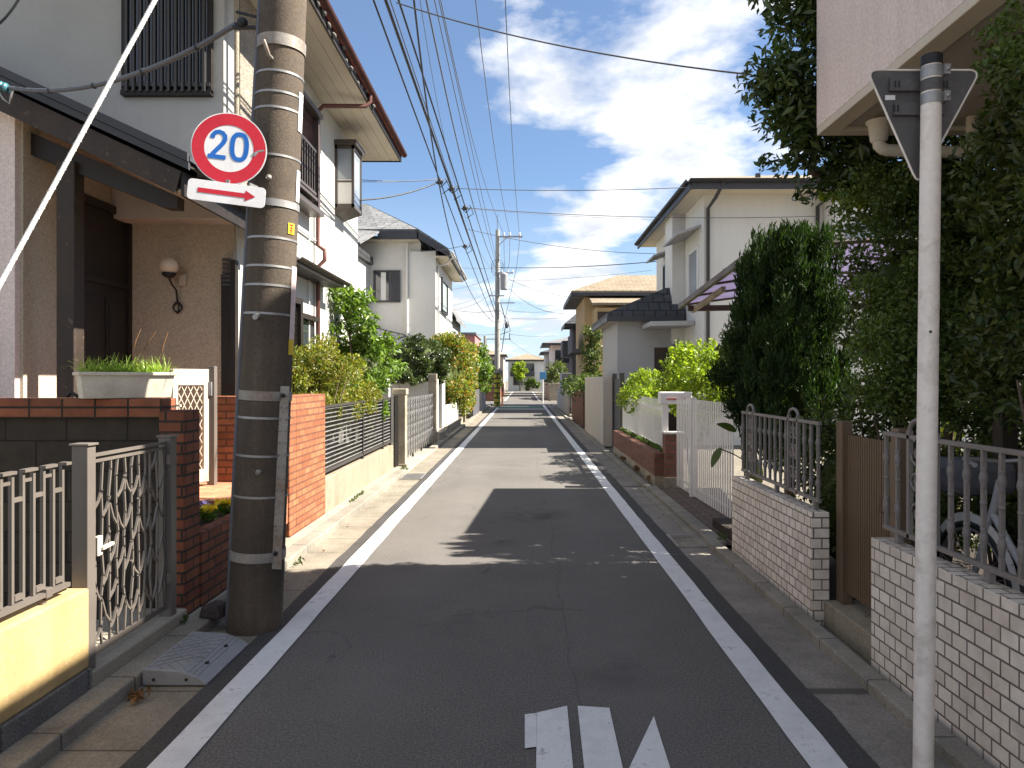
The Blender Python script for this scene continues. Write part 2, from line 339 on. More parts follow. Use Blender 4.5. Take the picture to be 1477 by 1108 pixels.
M['canopy_frame'] = surf('brown_canopy_frame', (.07,.045,.04), .5, .1, 3, .05, 60)
M['insul'] = surf('blue_glass_insulator', (.05,.16,.2), .15, .1, 6, .05, 50, .02, 50, spec=.8)
M['red_roof'] = surf('dusty_red_facade', (.42,.17,.16), .8, .1, 1, .05, 30)
M['blue_sign'] = surf('pale_blue_panel', (.15,.42,.70), .5, .05, 3, .03, 40)
M['orange_post'] = surf('orange_plastic', (.7,.2,.04), .5, .05, 3, .03, 40)
M['petal_y'] = leafmat('yellow_petal', [(.8,.55,.02), (.85,.7,.1)], .3)
M['petal_v'] = leafmat('violet_petal', [(.16,.11,.45), (.28,.24,.6)], .3)
L = {
 'tree': leafmat('evergreen_leaf', [(.03,.055,.018), (.055,.09,.026), (.095,.135,.04)], .25, .35, .5),
 'shrub': leafmat('boxwood_leaf', [(.05,.09,.022), (.09,.14,.034), (.14,.19,.05)], .3, .4),
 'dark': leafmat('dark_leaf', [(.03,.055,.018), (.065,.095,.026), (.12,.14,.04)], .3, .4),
 'conifer': leafmat('juniper_needle', [(.014,.034,.010), (.026,.055,.015), (.042,.076,.02)], .2, .6, .2),
 'yellowgreen': leafmat('yellow_green_leaf', [(.06,.09,.014), (.15,.19,.028), (.25,.26,.04), (.20,.14,.035)], .35, .4),
 'bright': leafmat('bright_leaf', [(.05,.10,.018), (.10,.17,.03), (.17,.25,.055)], .4, .4),
 'lime': leafmat('lime_leaf', [(.10,.16,.015), (.19,.27,.025), (.30,.36,.05)], .45, .45),
 'topiary': leafmat('holly_leaf', [(.03,.058,.02), (.055,.085,.026), (.10,.125,.05)], .25, .3, .6),
 'photinia': leafmat('photinia_leaf', [(.05,.10,.02), (.12,.18,.03), (.22,.23,.04), (.32,.15,.05)], .35, .4),
 'grass': leafmat('chive_blade', [(.13,.24,.04), (.25,.36,.08), (.36,.42,.14)], .4, .4),
 'weed': leafmat('weed_leaf', [(.05,.09,.02), (.10,.14,.04)], .3, .5),
 'dead': leafmat('dead_leaf', [(.12,.06,.03), (.22,.12,.06)], .2, .7),
}
# ------------------------------------------------------------------ foliage
def leaves(name, mat, parent, clumps, n, size, aspect=.45, seed=1, up=.0, out=.7, fold=.25, shell=.35, label=None, jit=.5, droop=0.0):
    """leaf-shaped faces scattered through ellipsoid clumps [(cx,cy,cz,rx,ry,rz)]"""
    g = np.random.default_rng(seed)
    cl = np.array(clumps, float); wgt = (cl[:,3]*cl[:,4]+cl[:,4]*cl[:,5]+cl[:,3]*cl[:,5]); wgt /= wgt.sum()
    k = g.choice(len(cl), n, p=wgt)
    d = g.normal(size=(n,3)); d /= np.linalg.norm(d, axis=1)[:,None]
    rr = (1-shell*np.abs(g.normal(size=n)))[:,None].clip(.05, 1.2)
    c = cl[k,:3] + d*cl[k,3:]*rr
    u = out*d + g.normal(size=(n,3))*jit; u[:,2] += up - droop; u /= np.linalg.norm(u, axis=1)[:,None]
    w = d*.6 + g.normal(size=(n,3))*.6; w[:,2] += .35
    s = np.cross(u, w); s /= (np.linalg.norm(s, axis=1)[:,None]+1e-9); w = np.cross(s, u)
    L_ = size*g.uniform(.45, 1.45, n)[:,None]; W_ = L_*aspect
    b = c - u*L_*.5; tip = c + u*L_*.5 - w*L_*fold*.3
    l = c - s*W_*.5 + w*W_*fold; r = c + s*W_*.5 + w*W_*fold
    v = np.stack([b, r, tip, l], 1).reshape(-1,3)
    off = np.array(OFF[parent.name]) if parent is not None else np.array([cl[:,0].mean(), cl[:,1].mean(), (cl[:,2]-cl[:,5]).min()])
    v = v - off
    me = bpy.data.meshes.new(name); me.vertices.add(4*n); me.vertices.foreach_set('co', v.astype(np.float32).ravel())
    i = np.arange(n)*4; tri = np.stack([i, i+1, i+2, i, i+2, i+3], 1).ravel()
    me.loops.add(6*n); me.loops.foreach_set('vertex_index', tri.astype(np.int32))
    me.polygons.add(2*n); me.polygons.foreach_set('loop_start', (np.arange(2*n)*3).astype(np.int32))
    try: me.polygons.foreach_set('loop_total', np.full(2*n, 3, np.int32))
    except Exception: pass
    me.update(calc_edges=True); me.validate(); me.materials.append(mat)
    o = bpy.data.objects.new(name, me); C.objects.link(o)
    if parent is not None: o.parent = parent; OFF[o.name] = Vector(off)
    else: o.location = off; OFF[o.name] = Vector(off)
    return o
def clump_ell(c, r, k, rad, seed, keep=None, sq=1.0):
    """sub-clumps over the surface of an ellipsoid plus a few inside"""
    g = random.Random(seed); out = []
    while len(out) < k:
        d = Vector((g.gauss(0,1), g.gauss(0,1), g.gauss(0,1))).normalized()
        f = g.uniform(.72, 1.0) if g.random() < .85 else g.uniform(.2, .7)
        p = (c[0]+d.x*r[0]*f, c[1]+d.y*r[1]*f, c[2]+d.z*r[2]*f)
        if keep and not keep(p): continue
        q = rad*g.uniform(.65, 1.3); out.append((*p, q, q, q*.85*sq))
    return out
def clump_box(x0,x1,y0,y1,z0,z1,k,rad,seed):
    g = random.Random(seed); out = []
    for _ in range(k):
        p = [g.uniform(x0,x1), g.uniform(y0,y1), g.uniform(z0,z1)]
        a = g.choice([0,0,1,2,2]); lo = (x0,y0,z0)[a]; hi = (x1,y1,z1)[a]; p[a] = hi if (a == 2 or g.random() < .5) else lo
        q = rad*g.uniform(.7, 1.25); out.append((*p, q, q, q))
    return out
# ------------------------------------------------------------------ the setting
def flat(name, x0, x1, y0, y1, z, m, kind='structure'):
    return tag(MB().poly([(x0,y0,z),(x1,y0,z),(x1,y1,z),(x0,y1,z)]).build(name, m, base=((x0+x1)/2,(y0+y1)/2,z)), kind=kind)
flat('ground', -400, 400, -60, 900, -.03, M['ground'])
flat('road', -1.62, 1.43, -8, 48, 0, M['asphalt']); flat('road', -1.62, 1.43, 54, 97, 0, M['asphalt']); flat('gutter_strip', -2.1, -1.62, 54, 97, -.004, M['gutter']); flat('gutter_strip', 1.43, 1.9, 54, 97, -.004, M['gutter'])
flat('white_line', -1.5, -1.35, 55.5, 96, .006, M['paint']); flat('white_line', 1.15, 1.3, 55.5, 96, .006, M['paint']); flat('cross_street', -60, 60, 97, 103, -.006, M['asphalt'])
flat('cross_street', -90, 90, 48, 54, -.004, M['asphalt'])
flat('gutter_strip', -2.0, -1.62, -8, 47.5, -.004, M['gutter'])
flat('gutter_strip', 1.43, 1.77, -8, 47.5, -.004, M['gutter_plain'])
def jitter_strip(name, x0, x1, y0, y1, z, m, amp, step, seed):
    g = random.Random(seed); b = MB(); y = y0; n = max(2, int((y1-y0)/step)); L0 = []; L1 = []
    for i in range(n+1):
        y = y0+(y1-y0)*i/n; L0.append((x0+g.uniform(-amp, amp), y, z)); L1.append((x1+g.uniform(-amp, amp), y, z))
    for i in range(n): b.poly([L0[i], L1[i], L1[i+1], L0[i+1]])
    return tag(b.build(name, m, base=((x0+x1)/2, (y0+y1)/2, z)), kind='structure')
jitter_strip('asphalt_edge', -1.66, -1.50, -8, 47.5, .003, M['seal'], .008, .25, 3)
jitter_strip('asphalt_edge', 1.33, 1.475, -8, 47.5, .003, M['seal'], .008, .25, 4)
jitter_strip('white_line', -1.545, -1.395, -8, 43, .007, M['paint'], .004, .35, 5)
jitter_strip('white_line', 1.18, 1.335, -8, 46.5, .007, M['paint'], .004, .35, 6)
flat('green_road_patch', -1.39, 1.18, 40.3, 43.5, .005, M['green_road'])
flat('white_line', -1.39, 1.18, 39.4, 40.2, .006, M['paint'])
flat('brown_road_patch', -1.39, 1.18, 38.3, 39.3, .005, M['brown_road'])
def G(px, py): Y = F*EYE/(py-CY); return ((px-CX)*Y/F, Y, .007)
b = MB()
def lettershape(pts, ext):
    q = [G(*p) for p in pts]; b.poly([q[i] for i in range(len(q))])
lettershape([(773,1108+60),(832,1108+60),(818,1020),(774,1030)], 0)
lettershape([(757,1081.5),(773.4,1079.5),(773.6,1030.5),(757,1032.5)], 0)
lettershape([(849,1108+60),(911,1108+60),(879,1023),(833,1020)], 0)
lettershape([(880,1108+60),(985,1108+60),(943,1035)], 0)
tag(b.build('road_letters', M['paint']), kind='structure')
# kerbs
def kerb(name, x0, x1, y0, y1, z):
    o = MB().box(x0, x1, y0, y1, -.05, z).build(name, M['kerb'], bevel=.012); return tag(o, kind='structure')
kerb('kerb', -2.15, -2.0, -8, 12.6, .07); kerb('kerb', -2.15, -2.0, 16.6, 47, .07)
kerb('kerb', 1.77, 1.88, -8, 7.0, .055); kerb('kerb', 1.77, 1.88, 10.7, 47, .05)
tag(MB().box(1.70, 1.80, 7.0, 10.7, -.02, .012).box(1.80, 1.95, 7.0, 10.7, -.02, .045).build('kerb', M['kerb'], bevel=.01), kind='structure')
tag(MB().box(-3.9, -2.0, 12.6, 16.6, -.05, .035).build('driveway', M['apron'], bevel=.01), kind='structure')
tag(MB().box(-2.32, -2.15, 4.55, 12.6, -.04, .06).build('pavement_edge', M['apron']), kind='structure')
tag(MB().poly([(1.95,7.0,.012),(2.3,6.9,.012),(2.9,10.7,.012),(1.95,10.7,.012)]).build('brick_apron', brick('brown_paver', (.12,.085,.07), (.16,.115,.09), (.06,.045,.04), .2,.1,.008, var=.3)), kind='structure')
# manhole and grate
gr = thing('drain_grate', 'small steel drain grate in the left gutter beside the white line', 'grate', (-1.82, 12.0, 0))
b = MB().box(-1.99,-1.97,11.7,12.35,0,.012).box(-1.67,-1.65,11.7,12.35,0,.012)
b.box(-1.97,-1.67,11.7,11.72,0,.012).box(-1.97,-1.67,12.33,12.35,0,.012); b.build('frame', M['galv'], gr)
b = MB()
for i in range(20): b.box(-1.968,-1.672, 11.735+i*.03, 11.748+i*.03, -.003, .01)
b.build('bars', M['galv'], gr)
mh = thing('manhole_cover', 'square concrete inspection cover set in the right gutter', 'cover', (1.62, 7.2, 0))
b = MB().box(1.47,1.495,6.95,7.5,-.003,.01).box(1.735,1.76,6.95,7.5,-.003,.01).box(1.495,1.735,6.95,6.975,-.003,.01).box(1.495,1.735,7.475,7.5,-.003,.01)
b.build('frame', M['steel_rust'], mh)
MB().box(1.50,1.73,6.98,7.47,-.003,.006).build('lid', M['gutter'], mh, bevel=.004)
MB().box(1.59,1.65,7.2,7.22,.006,.012).build('handle', M['steel_rust'], mh)
# ------------------------------------------------------------------ left foreground
w = thing('garden_wall', 'low ochre yellow rendered garden wall on dark granite footing', 'wall', (-2.3, 1, .05))
MB().box(-2.36,-2.16,-6,3.625,.17,.565).build('render', M['yellow'], w, bevel=.012)
b = MB(); y = -6
while y < 3.6: b.box(-2.36,-2.145,y,min(3.625,y+.59),.04,.17); y += .60
b.build('footing', M['granite'], w, bevel=.008)
# railing with battlement hoops
f = thing('metal_railing', 'taupe aluminium railing of hooped bars on top of the yellow wall', 'railing', (-2.24, 1, .565))
Xr = -2.22; ys = [3.50-.067*i*1.03 for i in range(40)]; zb, zr, zt = .625, 1.125, 1.19
lo = MB()
for i, y in enumerate(ys):
    b = MB(); hb = MB(); b.box(Xr-.008, Xr+.008, y-.008, y+.008, zb, zt if True else zr)
    if i % 2 == 1 and i+1 < len(ys):
        hb.box(Xr-.009,Xr+.02, ys[i+1]-.009, y+.009, zt, zt+.014); hb.box(Xr-.004,Xr+.004, ys[i+1]+.01, y-.01, zt-.045, zt-.03)
    elif i+1 < len(ys):
        hb.box(Xr-.007,Xr+.007, ys[i+1]+.008, y-.008, zr-.06, zr-.04)
        lo.box(Xr-.006,Xr+.012, ys[i+1]+.008, y-.008, zb+.01, zb+.035)
    b.build('bar', M['taupe'], f)
    if hb.v: hb.build('top_hoop' if i % 2 == 1 else 'top_rail', M['taupe'], f)
MB().box(Xr-.009,Xr+.03,3.5-.01,3.5+.03,zt,zt+.014).build('top_hoop', M['taupe'], f)
lo.box(Xr-.012,Xr+.03,ys[-1]-.1,3.52,zb-.022,zb-.002).box(Xr-.008,Xr+.012,ys[-1]-.1,3.52,zb-.04,zb-.03); lo.build('bottom_rail', M['taupe'], f)
for y in (3.36, 2.75, 2.1): MB().box(Xr-.012,Xr+.012,y-.018,y+.018,.56,.60).box(Xr-.02,Xr+.035,y-.022,y+.022,.595,.64).build('bracket', M['taupe'], f, bevel=.004)
# step under the gate
tag(MB().box(-2.6,-2.15,3.63,4.66,-.03,.14).build('gate_step', M['apron'], bevel=.012), 'concrete threshold step under the branch patterned gate', 'step')
# branch pattern gate
gt = thing('garden_gate', 'taupe metal gate with branching openwork between two dark posts', 'gate', (-2.2, 4.1, .1))
for y, zt in ((3.66,1.27),(4.52,1.245)):
    MB().box(-2.25,-2.17,y-.035,y+.035,.0,zt).box(-2.26,-2.16,y-.045,y+.045,zt,zt+.012).build('gate_post', M['taupe'], gt, bevel=.003)
b = MB(); X0, X1 = -2.215, -2.195
b.box(X0,X1,3.72,4.46,1.175,1.19).box(X0,X1,3.72,4.46,1.205,1.222).box(X0,X1,3.72,4.46,.19,.22).box(X0,X1,3.705,3.72,.19,1.222).box(X0,X1,4.46,4.475,.19,1.222)
b.build('leaf_frame', M['taupe'], gt)
b = MB(); g = random.Random(5); cols = [3.735+i*.0715 for i in range(11)]
for i, y in enumerate(cols):
    z = .22; side = 0
    pts = [(y, z)]
    while z < 1.175:
        z = min(1.175, z+g.uniform(.09, .16)); pts.append((y+g.uniform(-.014, .014), z))
    for (a0, a1), (b0, b1) in zip(pts, pts[1:]): b.bar((X0+.01,a0,a1-.004),(X0+.01,b0,b1+.004), .011, .011, (1,0,0))
    if i+1 < len(cols):
        z = .24+g.uniform(0,.08)
        while z < 1.08:
            h = g.uniform(.07,.11); s = 1 if (i+int(z*9)) % 3 else -1
            ya, yb = (y, cols[i+1]) if s > 0 else (cols[i+1], y)
            ym = (ya*.45+yb*.55)
            b.bar((X0+.01,ya,z),(X0+.01,ym,z+h*.45), .010, .011, (1,0,0)); b.bar((X0+.01,ym,z+h*.45),(X0+.01,yb,z+h*1.25), .010, .011, (1,0,0)); z += g.uniform(.17,.27)
b.build('branch_panel', M['taupe'], gt)
b = MB().box(-2.19,-2.165,3.705,3.75,.70,.80).bar((-2.16,3.73,.735),(-2.16,3.83,.742),.02,.018); h = b.build('latch', M['cream_gate'], gt, bevel=.004)
for z in (1.08,.35): MB().box(-2.19,-2.165,4.462,4.49,z,z+.06).build('hinge', M['taupe'], gt)
# dark block wall with brick coping facing the camera
w = thing('block_wall', 'dark concrete block wall capped with two courses of red brick', 'wall', (-4, 4.85, 0))
MB().box(-7,-2.36,4.78,4.93,-.02,1.345).build('blocks', M['block'], w)
cp = brick('coping_brick', (.19,.062,.032), (.28,.10,.05), (.03,.025,.02), .215, .068, .007, stain=(.06,.045,.03), sa=.5, bump=1, bdist=.012, off=0, shift=(0,.008,0))
MB().box(-7,-2.36,4.75,4.96,1.345,1.478).build('coping', cp, w, bevel=.01)
w = thing('brick_pillar', 'weathered red brick gate pillar joining the dark block wall', 'pillar', (-2.28, 4.8, 0))
MB().box(-2.355,-2.19,4.70,4.93,-.02,1.40).build('shaft', M['brick_dark'], w, bevel=.008)
w = thing('planter_wall', 'low brick retaining wall holding a flower bed by the entrance', 'wall', (-2.2, 5.5, 0))
MB().box(-2.29,-2.18,4.934,6.0,-.02,.56).box(-3.1,-2.29,5.88,6.0,-.02,.56).build('brickwork', M['brick_dark'], w, bevel=.008)
tag(MB().box(-4.9,-2.295,4.97,5.87,-.02,.53).build('flower_bed', M['soil']), kind='structure')
MBf = MB().box(-4.9,-3.1,5.87,9.0,.2,.60).box(-3.1,-2.3,6.01,7.1,.2,.60); tag(MBf.build('brick_path', M['brick_floor']), kind='structure')
# pansies
g = random.Random(11)
for i in range(7):
    x = -2.36-.09*(i % 2)-g.uniform(0,.05); y = 5.0+i*.125
    t = thing('pansy', ['small yellow pansy clump flowering in the low brick bed', 'small violet pansy clump flowering in the low brick bed'][i in (1,2,5)], 'flower', (x, y, .53), 'pansies in the low brick bed')
    leaves('leaf', L['bright'], t, [(x,y,.585,.07,.07,.05)], 90, .045, .5, 20+i, up=.3)
    leaves('petal', M['petal_v'] if i in (1,2,5) else M['petal_y'], t, [(x,y,.625,.065,.065,.03)], 45, .042, .9, 40+i, up=.2)
# planter with grass
pl = thing('flower_planter', 'cream plastic trough planter of overflowing green blades on the wall', 'planter', (-2.62, 4.87, 1.478))
def trough(b, x0,x1,y0,y1,z0,z1,tp):
    v = [(x0+tp,y0+tp,z0),(x1-tp,y0+tp,z0),(x1-tp,y1-tp,z0),(x0+tp,y1-tp,z0),(x0,y0,z1),(x1,y0,z1),(x1,y1,z1),(x0,y1,z1)]
    b.add(v, [(3,2,1,0),(0,1,5,4),(1,2,6,5),(2,3,7,6),(3,0,4,7)])
b = MB(); ca, sa = math.cos(R(62)), math.sin(R(62))
trough(b, -.10,.10,-.28,.28,0,.165,.02); trough(b, -.085,.085,-.265,.265,.02,.166,.02); b.box(-.112,.112,-.292,-.276,.15,.172).box(-.112,.112,.276,.292,.15,.172).box(-.112,-.096,-.276,.276,.15,.172).box(.096,.112,-.276,.276,.15,.172)
c0 = Vector((-2.66,4.87,1.479)); ca, sa = math.cos(R(40)), math.sin(R(40))
b.v = [(c0.x+x*ca-y*sa, c0.y+x*sa+y*ca, c0.z+z) for y, x, z in [(p[0],p[1],p[2]) for p in b.v]]
b.f = [tuple(reversed(q)) for q in b.f]
b.build('trough', M['planter'], pl, bevel=.004)
b = MB(); g = random.Random(3)
for i in range(620):
    u = g.uniform(-.26,.26); v = g.uniform(-.08,.08); x = c0.x+u*ca-v*sa; y = c0.y+u*sa+v*ca
    a = g.uniform(0, 6.283); l = g.uniform(.12,.30); dr = g.uniform(.3,1.0); pts = []
    dx, dy = math.cos(a)*dr, math.sin(a)*dr
    for k in range(5):
        s = k/4; pts.append(Vector((x+dx*l*s*.75, y+dy*l*s*.75, c0.z+.15+l*(s*.75-s*s*dr*.62))))
    pr = Vector((-math.sin(a), math.cos(a), 0))*.0035
    vs = []
    for k, p in enumerate(pts): wv = pr*(1-.85*k/4); vs += [p-wv, p+wv]
    b.add(vs, [(2*k,2*k+1,2*k+3,2*k+2) for k in range(4)])
b.build('grass_blades', L['grass'], pl)
b = MB()
for (px, py, qx, qy) in ((192,505,203,475),(208,505,225,478),(232,515,242,480)):
    b.tube([P(px,py,4.87), P((px+qx)/2-1,(py+qy)/2,4.88), P(qx,qy,4.9)], .0035, 5)
b.build('stems', L['dead'], pl)
# small tap parts on the wall
t = MB().tube([P(97,572,4.85), P(103,566,4.85), P(112,572,4.85)], .012, 8).tube([P(118,571,4.85), P(128,571,4.85)], .013, 8); tag(t.build('hose_fitting', M['black']), 'small black hose fitting lying on the brick coping', 'fitting')
# lattice gate leaves
gt = thing('lattice_gate', 'cream metal gate with diamond lattice standing open before the entrance', 'gate', (-2.95, 6.9, .6))
def lattice_leaf(p0, p1, z0, z1, nm):
    p0 = Vector(p0); p1 = Vector(p1); d = (p1-p0); Lg = d.length; d.normalize(); b = MB(); fr = .05
    def bx(u0,u1,za,zb,th=.03): b.obox(p0+d*(u0+u1)/2+Vector((0,0,(za+zb)/2)), d, Vector((-d.y,d.x,0)), (0,0,1), u1-u0, th, zb-za)
    bx(0,fr,z0,z1); bx(Lg-fr,Lg,z0,z1); bx(fr,Lg-fr,z1-.15,z1); bx(fr,Lg-fr,z0,z0+.12)
    o = b.build(nm, M['cream_gate'], gt, bevel=.004); b = MB(); a0, a1 = fr+.012, Lg-fr-.012; zz0, zz1 = z0+.12, z1-.15; sp = .062
    wd = a1-a0; k = -int(wd*2/sp)-2
    for s in (1,-1):
        for q in range(-40, 60):
            c = zz0 + q*sp*2.0; pts = []
            za, zb = c, c+wd*2.0
            if zb < zz0 or za > zz1: continue
            u0, u1 = a0, a1
            if za < zz0: u0 = a0+(zz0-za)/2.0; za = zz0
            if zb > zz1: u1 = a0+(zz1-c)/2.0; zb = zz1
            if u1-u0 < .005: continue
            if s < 0: u0, u1 = a1-(u0-a0), a1-(u1-a0)
            b.bar(p0+d*u0+Vector((0,0,za)), p0+d*u1+Vector((0,0,zb)), .006, .006)
    lt = b.build('lattice', M['cream_gate'], o)
lattice_leaf((-3.45,6.95,0), (-3.19,6.62,0), .68, 1.70, 'gate_leaf'); lattice_leaf((-3.185,6.6,0), (-2.99,6.9,0), .64, 1.70, 'gate_leaf')
MB().box(-3.0,-2.93,6.9,6.97,.6,1.73).build('gate_post', M['taupe'], gt, bevel=.003)
MB().box(-3.21,-3.16,6.55,6.60,1.30,1.42).bar((-3.18,6.55,1.37),(-3.06,6.5,1.37),.02,.02).build('latch', M['cream_gate'], gt)
MB().box(-2.985,-2.95,6.88,6.9,1.45,1.58).build('hinge', M['galv'], gt)
# bright brick wall
w = thing('brick_wall', 'bright orange red brick wall beside the utility pole', 'wall', (-2.4, 7.8, 0))
MB().box(-3.1,-2.28,7.1,7.32,-.02,1.44).box(-2.5,-2.28,7.32,8.38,-.02,1.44).build('brickwork', M['brick_bright'], w, bevel=.008)
# pilot lump
tag(MB().add([(-2.09,4.66,.07),(-1.93,4.62,.07),(-1.9,4.8,.07),(-2.06,4.86,.07),(-2.07,4.67,.15),(-1.95,4.64,.16),(-1.92,4.78,.155),(-2.05,4.83,.145)],
   [(3,2,1,0),(4,5,6,7),(0,1,5,4),(1,2,6,5),(2,3,7,6),(3,0,4,7)]).build('brick_lump', M['rock'], bevel=.02), 'dark broken lump of brick lying on the kerb by the pole', 'brick')
# kerb ramp
rp = thing('kerb_ramp', 'grey plastic kerb ramp with diamond tread lying in the gutter', 'ramp', (-1.82, 4.1, 0))
y0, y1 = 3.80, 4.38
prof = [(-1.99,.004),(-1.99,.088),(-1.80,.078),(-1.70,.045),(-1.655,.012),(-1.655,.004)]
b = MB(); b.slab([(x, y0, z) for x, z in prof], (0, y1-y0, 0)); b.build('ramp_body', M['ramp_plain'], rp, bevel=.004)
b = MB(); g = random.Random(2)
def ptop(x):
    for (xa, za), (xb, zb) in zip(prof[1:], prof[2:]):
        if xa <= x <= xb: return za+(zb-za)*(x-xa)/(xb-xa)
    return .02
for i in range(9):
    for s in (1,-1):
        ya = y0+.03+i*.065
        for k in range(6):
            xa = -1.975+k*.035; yb = ya+s*k*.033; 
            if not (y0+.02 < yb < y1-.02 and y0+.02 < yb+s*.033 < y1-.02): continue
            b.bar((xa,yb,ptop(xa)+.002),(xa+.035,yb+s*.033,ptop(xa+.035)+.002),.006,.006)
for x in (-1.76,-1.735,-1.71): b.bar((x,y0+.01,ptop(x)+.001),(x,y1-.01,ptop(x)+.001),.005,.005)
b.build('tread', M['ramp_plain'], rp)
for y in (3.97,4.22): MB().lathe((-1.725,y,.056),[(.012,0),(.012,.006)],10).build('bolt_hole', M['black'], rp)
for x in (-1.93,-1.76): MB().lathe((x,3.797,.035),[(.009,0),(.009,.004)],8,(0,1,0)).build('bolt_hole', M['black'], rp)
# dead leaves by the ramp
o = leaves('dead_leaves', L['dead'], None, [(-1.93,3.66,.02,.06,.09,.012)], 26, .045, .6, 9, out=.2, jit=1); tag(o, kind='stuff')
o = leaves('fallen_leaves', L['dead'], None, [(1.72+.03*math.sin(i),2.5+i*.55,.012,.12,.3,.006) for i in range(14)]+[(-1.9,6+i*.7,.012,.1,.3,.006) for i in range(9)], 46, .022, .6, 19, out=.1, jit=1); tag(o, kind='stuff')
o = leaves('weeds', L['weed'], None, [(-2.14,4.56,.10,.05,.05,.03),(-1.98,5.05,.05,.05,.04,.03),(-2.05,12.5,.08,.08,.08,.05),(1.93,7.05,.08,.05,.08,.04),(2.02,11.0,.1,.05,.1,.05),(-1.95,6.3,.03,.04,.1,.02),(-2.17,9.5,.08,.02,.5,.02)], 260, .045, .35, 29, up=.6); tag(o, kind='stuff')
o = leaves('weeds', L['dead'], None, [(1.95,11.3,.07,.06,.1,.04),(1.93,12.4,.09,.06,.12,.05),(1.92,14.0,.09,.06,.15,.04)], 160, .06, .3, 30, up=.4); tag(o, kind='stuff')
# undergrowth behind the railing on the left
t = tag(leaves('garden_weed', L['dark'], None, [(-2.75,3.2,.62,.25,.3,.12)], 400, .07, .5, 51, up=.4), 'low dark green leafy weed behind the yellow wall railing', 'plant')
# ------------------------------------------------------------------ utility pole (near)
PB = Vector((-1.745, 4.72, -.05)); PT = Vector((-1.255, 4.72, 10.5))
def pa(z): return PB + (PT-PB)*((z-PB.z)/(PT.z-PB.z))
def prr(z): return .170 - (z)*.0068
up = thing('utility_pole', 'brown weathered concrete utility pole with steel bands and angle guard', 'utility pole', (-1.745, 4.72, 0))
MB().tube([pa(-.05), pa(.0), pa(2), pa(4), pa(6), pa(8), pa(10.5)], [prr(z) for z in (-.05,0,2,4,6,8,10.5)], 40).build('shaft', M['pole'], up)
ax = (PT-PB).normalized()
def band(z, h, t, m, nm='band'):
    r = prr(z)+t; o = MB().tube([pa(z-h/2), pa(z+h/2)], r, 40); return o.build(nm, m, up)
for z in (.86,1.12,1.36,2.02,2.20,2.32,2.50,3.02,3.32,3.55,3.42): band(z, .014, .004, M['galv'])
band(2.72,.045,.006,M['galv'],'sign_clamp'); band(3.75,.075,.008,M['steel_rust'],'sign_clamp')
for z in (.48, 1.50): band(z,.06,.006,M['steel_rust'],'guard_strap')
b = MB(); c = pa(.95)+Vector((.155,-.12,0)); 
b.bar(pa(.40)+Vector((.150,-.10,0)), pa(1.56)+Vector((.145,-.09,0)), .075, .012, (0,1,0)).bar(pa(.40)+Vector((.110,-.060,0)), pa(1.56)+Vector((.105,-.050,0)), .012, .08, (0,1,0))
gd = b.build('angle_guard', M['steel_rust'], up)
for i in range(15):
    z = .45+i*.075
    for q in (-.015,.02): MB().ball(tuple(pa(z)+Vector((.152+q,-.108,0))), .006, n=6, m=4).build('rivet', M['galv'], gd)
for z in (.50,1.50): MB().ball(tuple(pa(z)+Vector((.150,-.114,0))), .015, n=8, m=5).build('bolt', M['black'], gd)
b = MB()
for z, a in ((1.02,-1.35),(2.87,-1.5),(2.0,-1.7)):
    d = Vector((math.cos(a), math.sin(a), 0)); b.lathe(pa(z)+d*(prr(z)-.005), [(.018,0),(.019,.012),(.011,.013),(.010,.004)], 12, d)
b.build('step_socket', M['steel_rust'], up)
d = Vector((-.05,-1,0)).normalized(); b = MB().tube([pa(3.62)+d*.13, pa(3.62)+d*.19, pa(3.66)+d*.2+Vector((-.03,0,.05))], .012, 8); b.build('step_bolt', M['steel_rust'], up)
b = MB().tube([pa(1.99)+d*.15, pa(1.99)+d*.2], .012, 8).tube([pa(1.99)+d*.2, pa(1.99)+d*.215], .018, 8); b.build('step_bolt', M['galv'], up)
b = MB().tube([pa(.02)+Vector((-.15,-.07,0)), pa(1.4)+Vector((-.148,-.07,0)), pa(2.9)+Vector((-.14,-.06,0)), pa(6)+Vector((-.12,-.05,0))], .016, 8); b.build('earth_conduit', M['cable_g'], up)
def plate(z0, z1, a0, a1, m, nm):
    b = MB(); n = 6; vs = []
    for z in (z0, z1):
        for i in range(n+1):
            a = a0+(a1-a0)*i/n; p = pa(z); r = prr(z)+.005; vs.append((p.x+math.cos(a)*r, p.y+math.sin(a)*r, z))
    return b.add(vs, [(i,i+1,n+2+i,n+1+i) for i in range(n)], True).build(nm, m, up)
yl = plate(2.53,2.60,-.62,-.28,M['yellow_tape'],'yellow_label')
b = MB()
for k, (za, zb) in enumerate(((2.585,2.592),(2.565,2.57),(2.55,2.555),(2.537,2.54))):
    p = pa(za); r = prr(za)+.007; a0, a1 = -.56+.03*(k % 2), -.38
    b.poly([(p.x+math.cos(a)*r, p.y+math.sin(a)*r, z) for a, z in ((a0,za),(a1,za),(a1,zb),(a0,zb))])
b.poly([(pa(z).x+math.cos(a)*(prr(z)+.008), pa(z).y+math.sin(a)*(prr(z)+.008), z) for a, z in ((-.49,2.535),(-.46,2.535),(-.46,2.592),(-.49,2.592))])
b.build('label_mark', M['sign_r'], yl)
plate(1.86,2.33,-.32,.15,M['pink_plate'],'pink_plate'); plate(1.76,1.86,-.34,.15,M['yellow_tape'],'yellow_band')
plate(2.75,2.95,-.25,.1,M['sign_w'],'number_plate'); plate(3.20,3.45,-.3,.1,M['sign_w'],'number_plate')
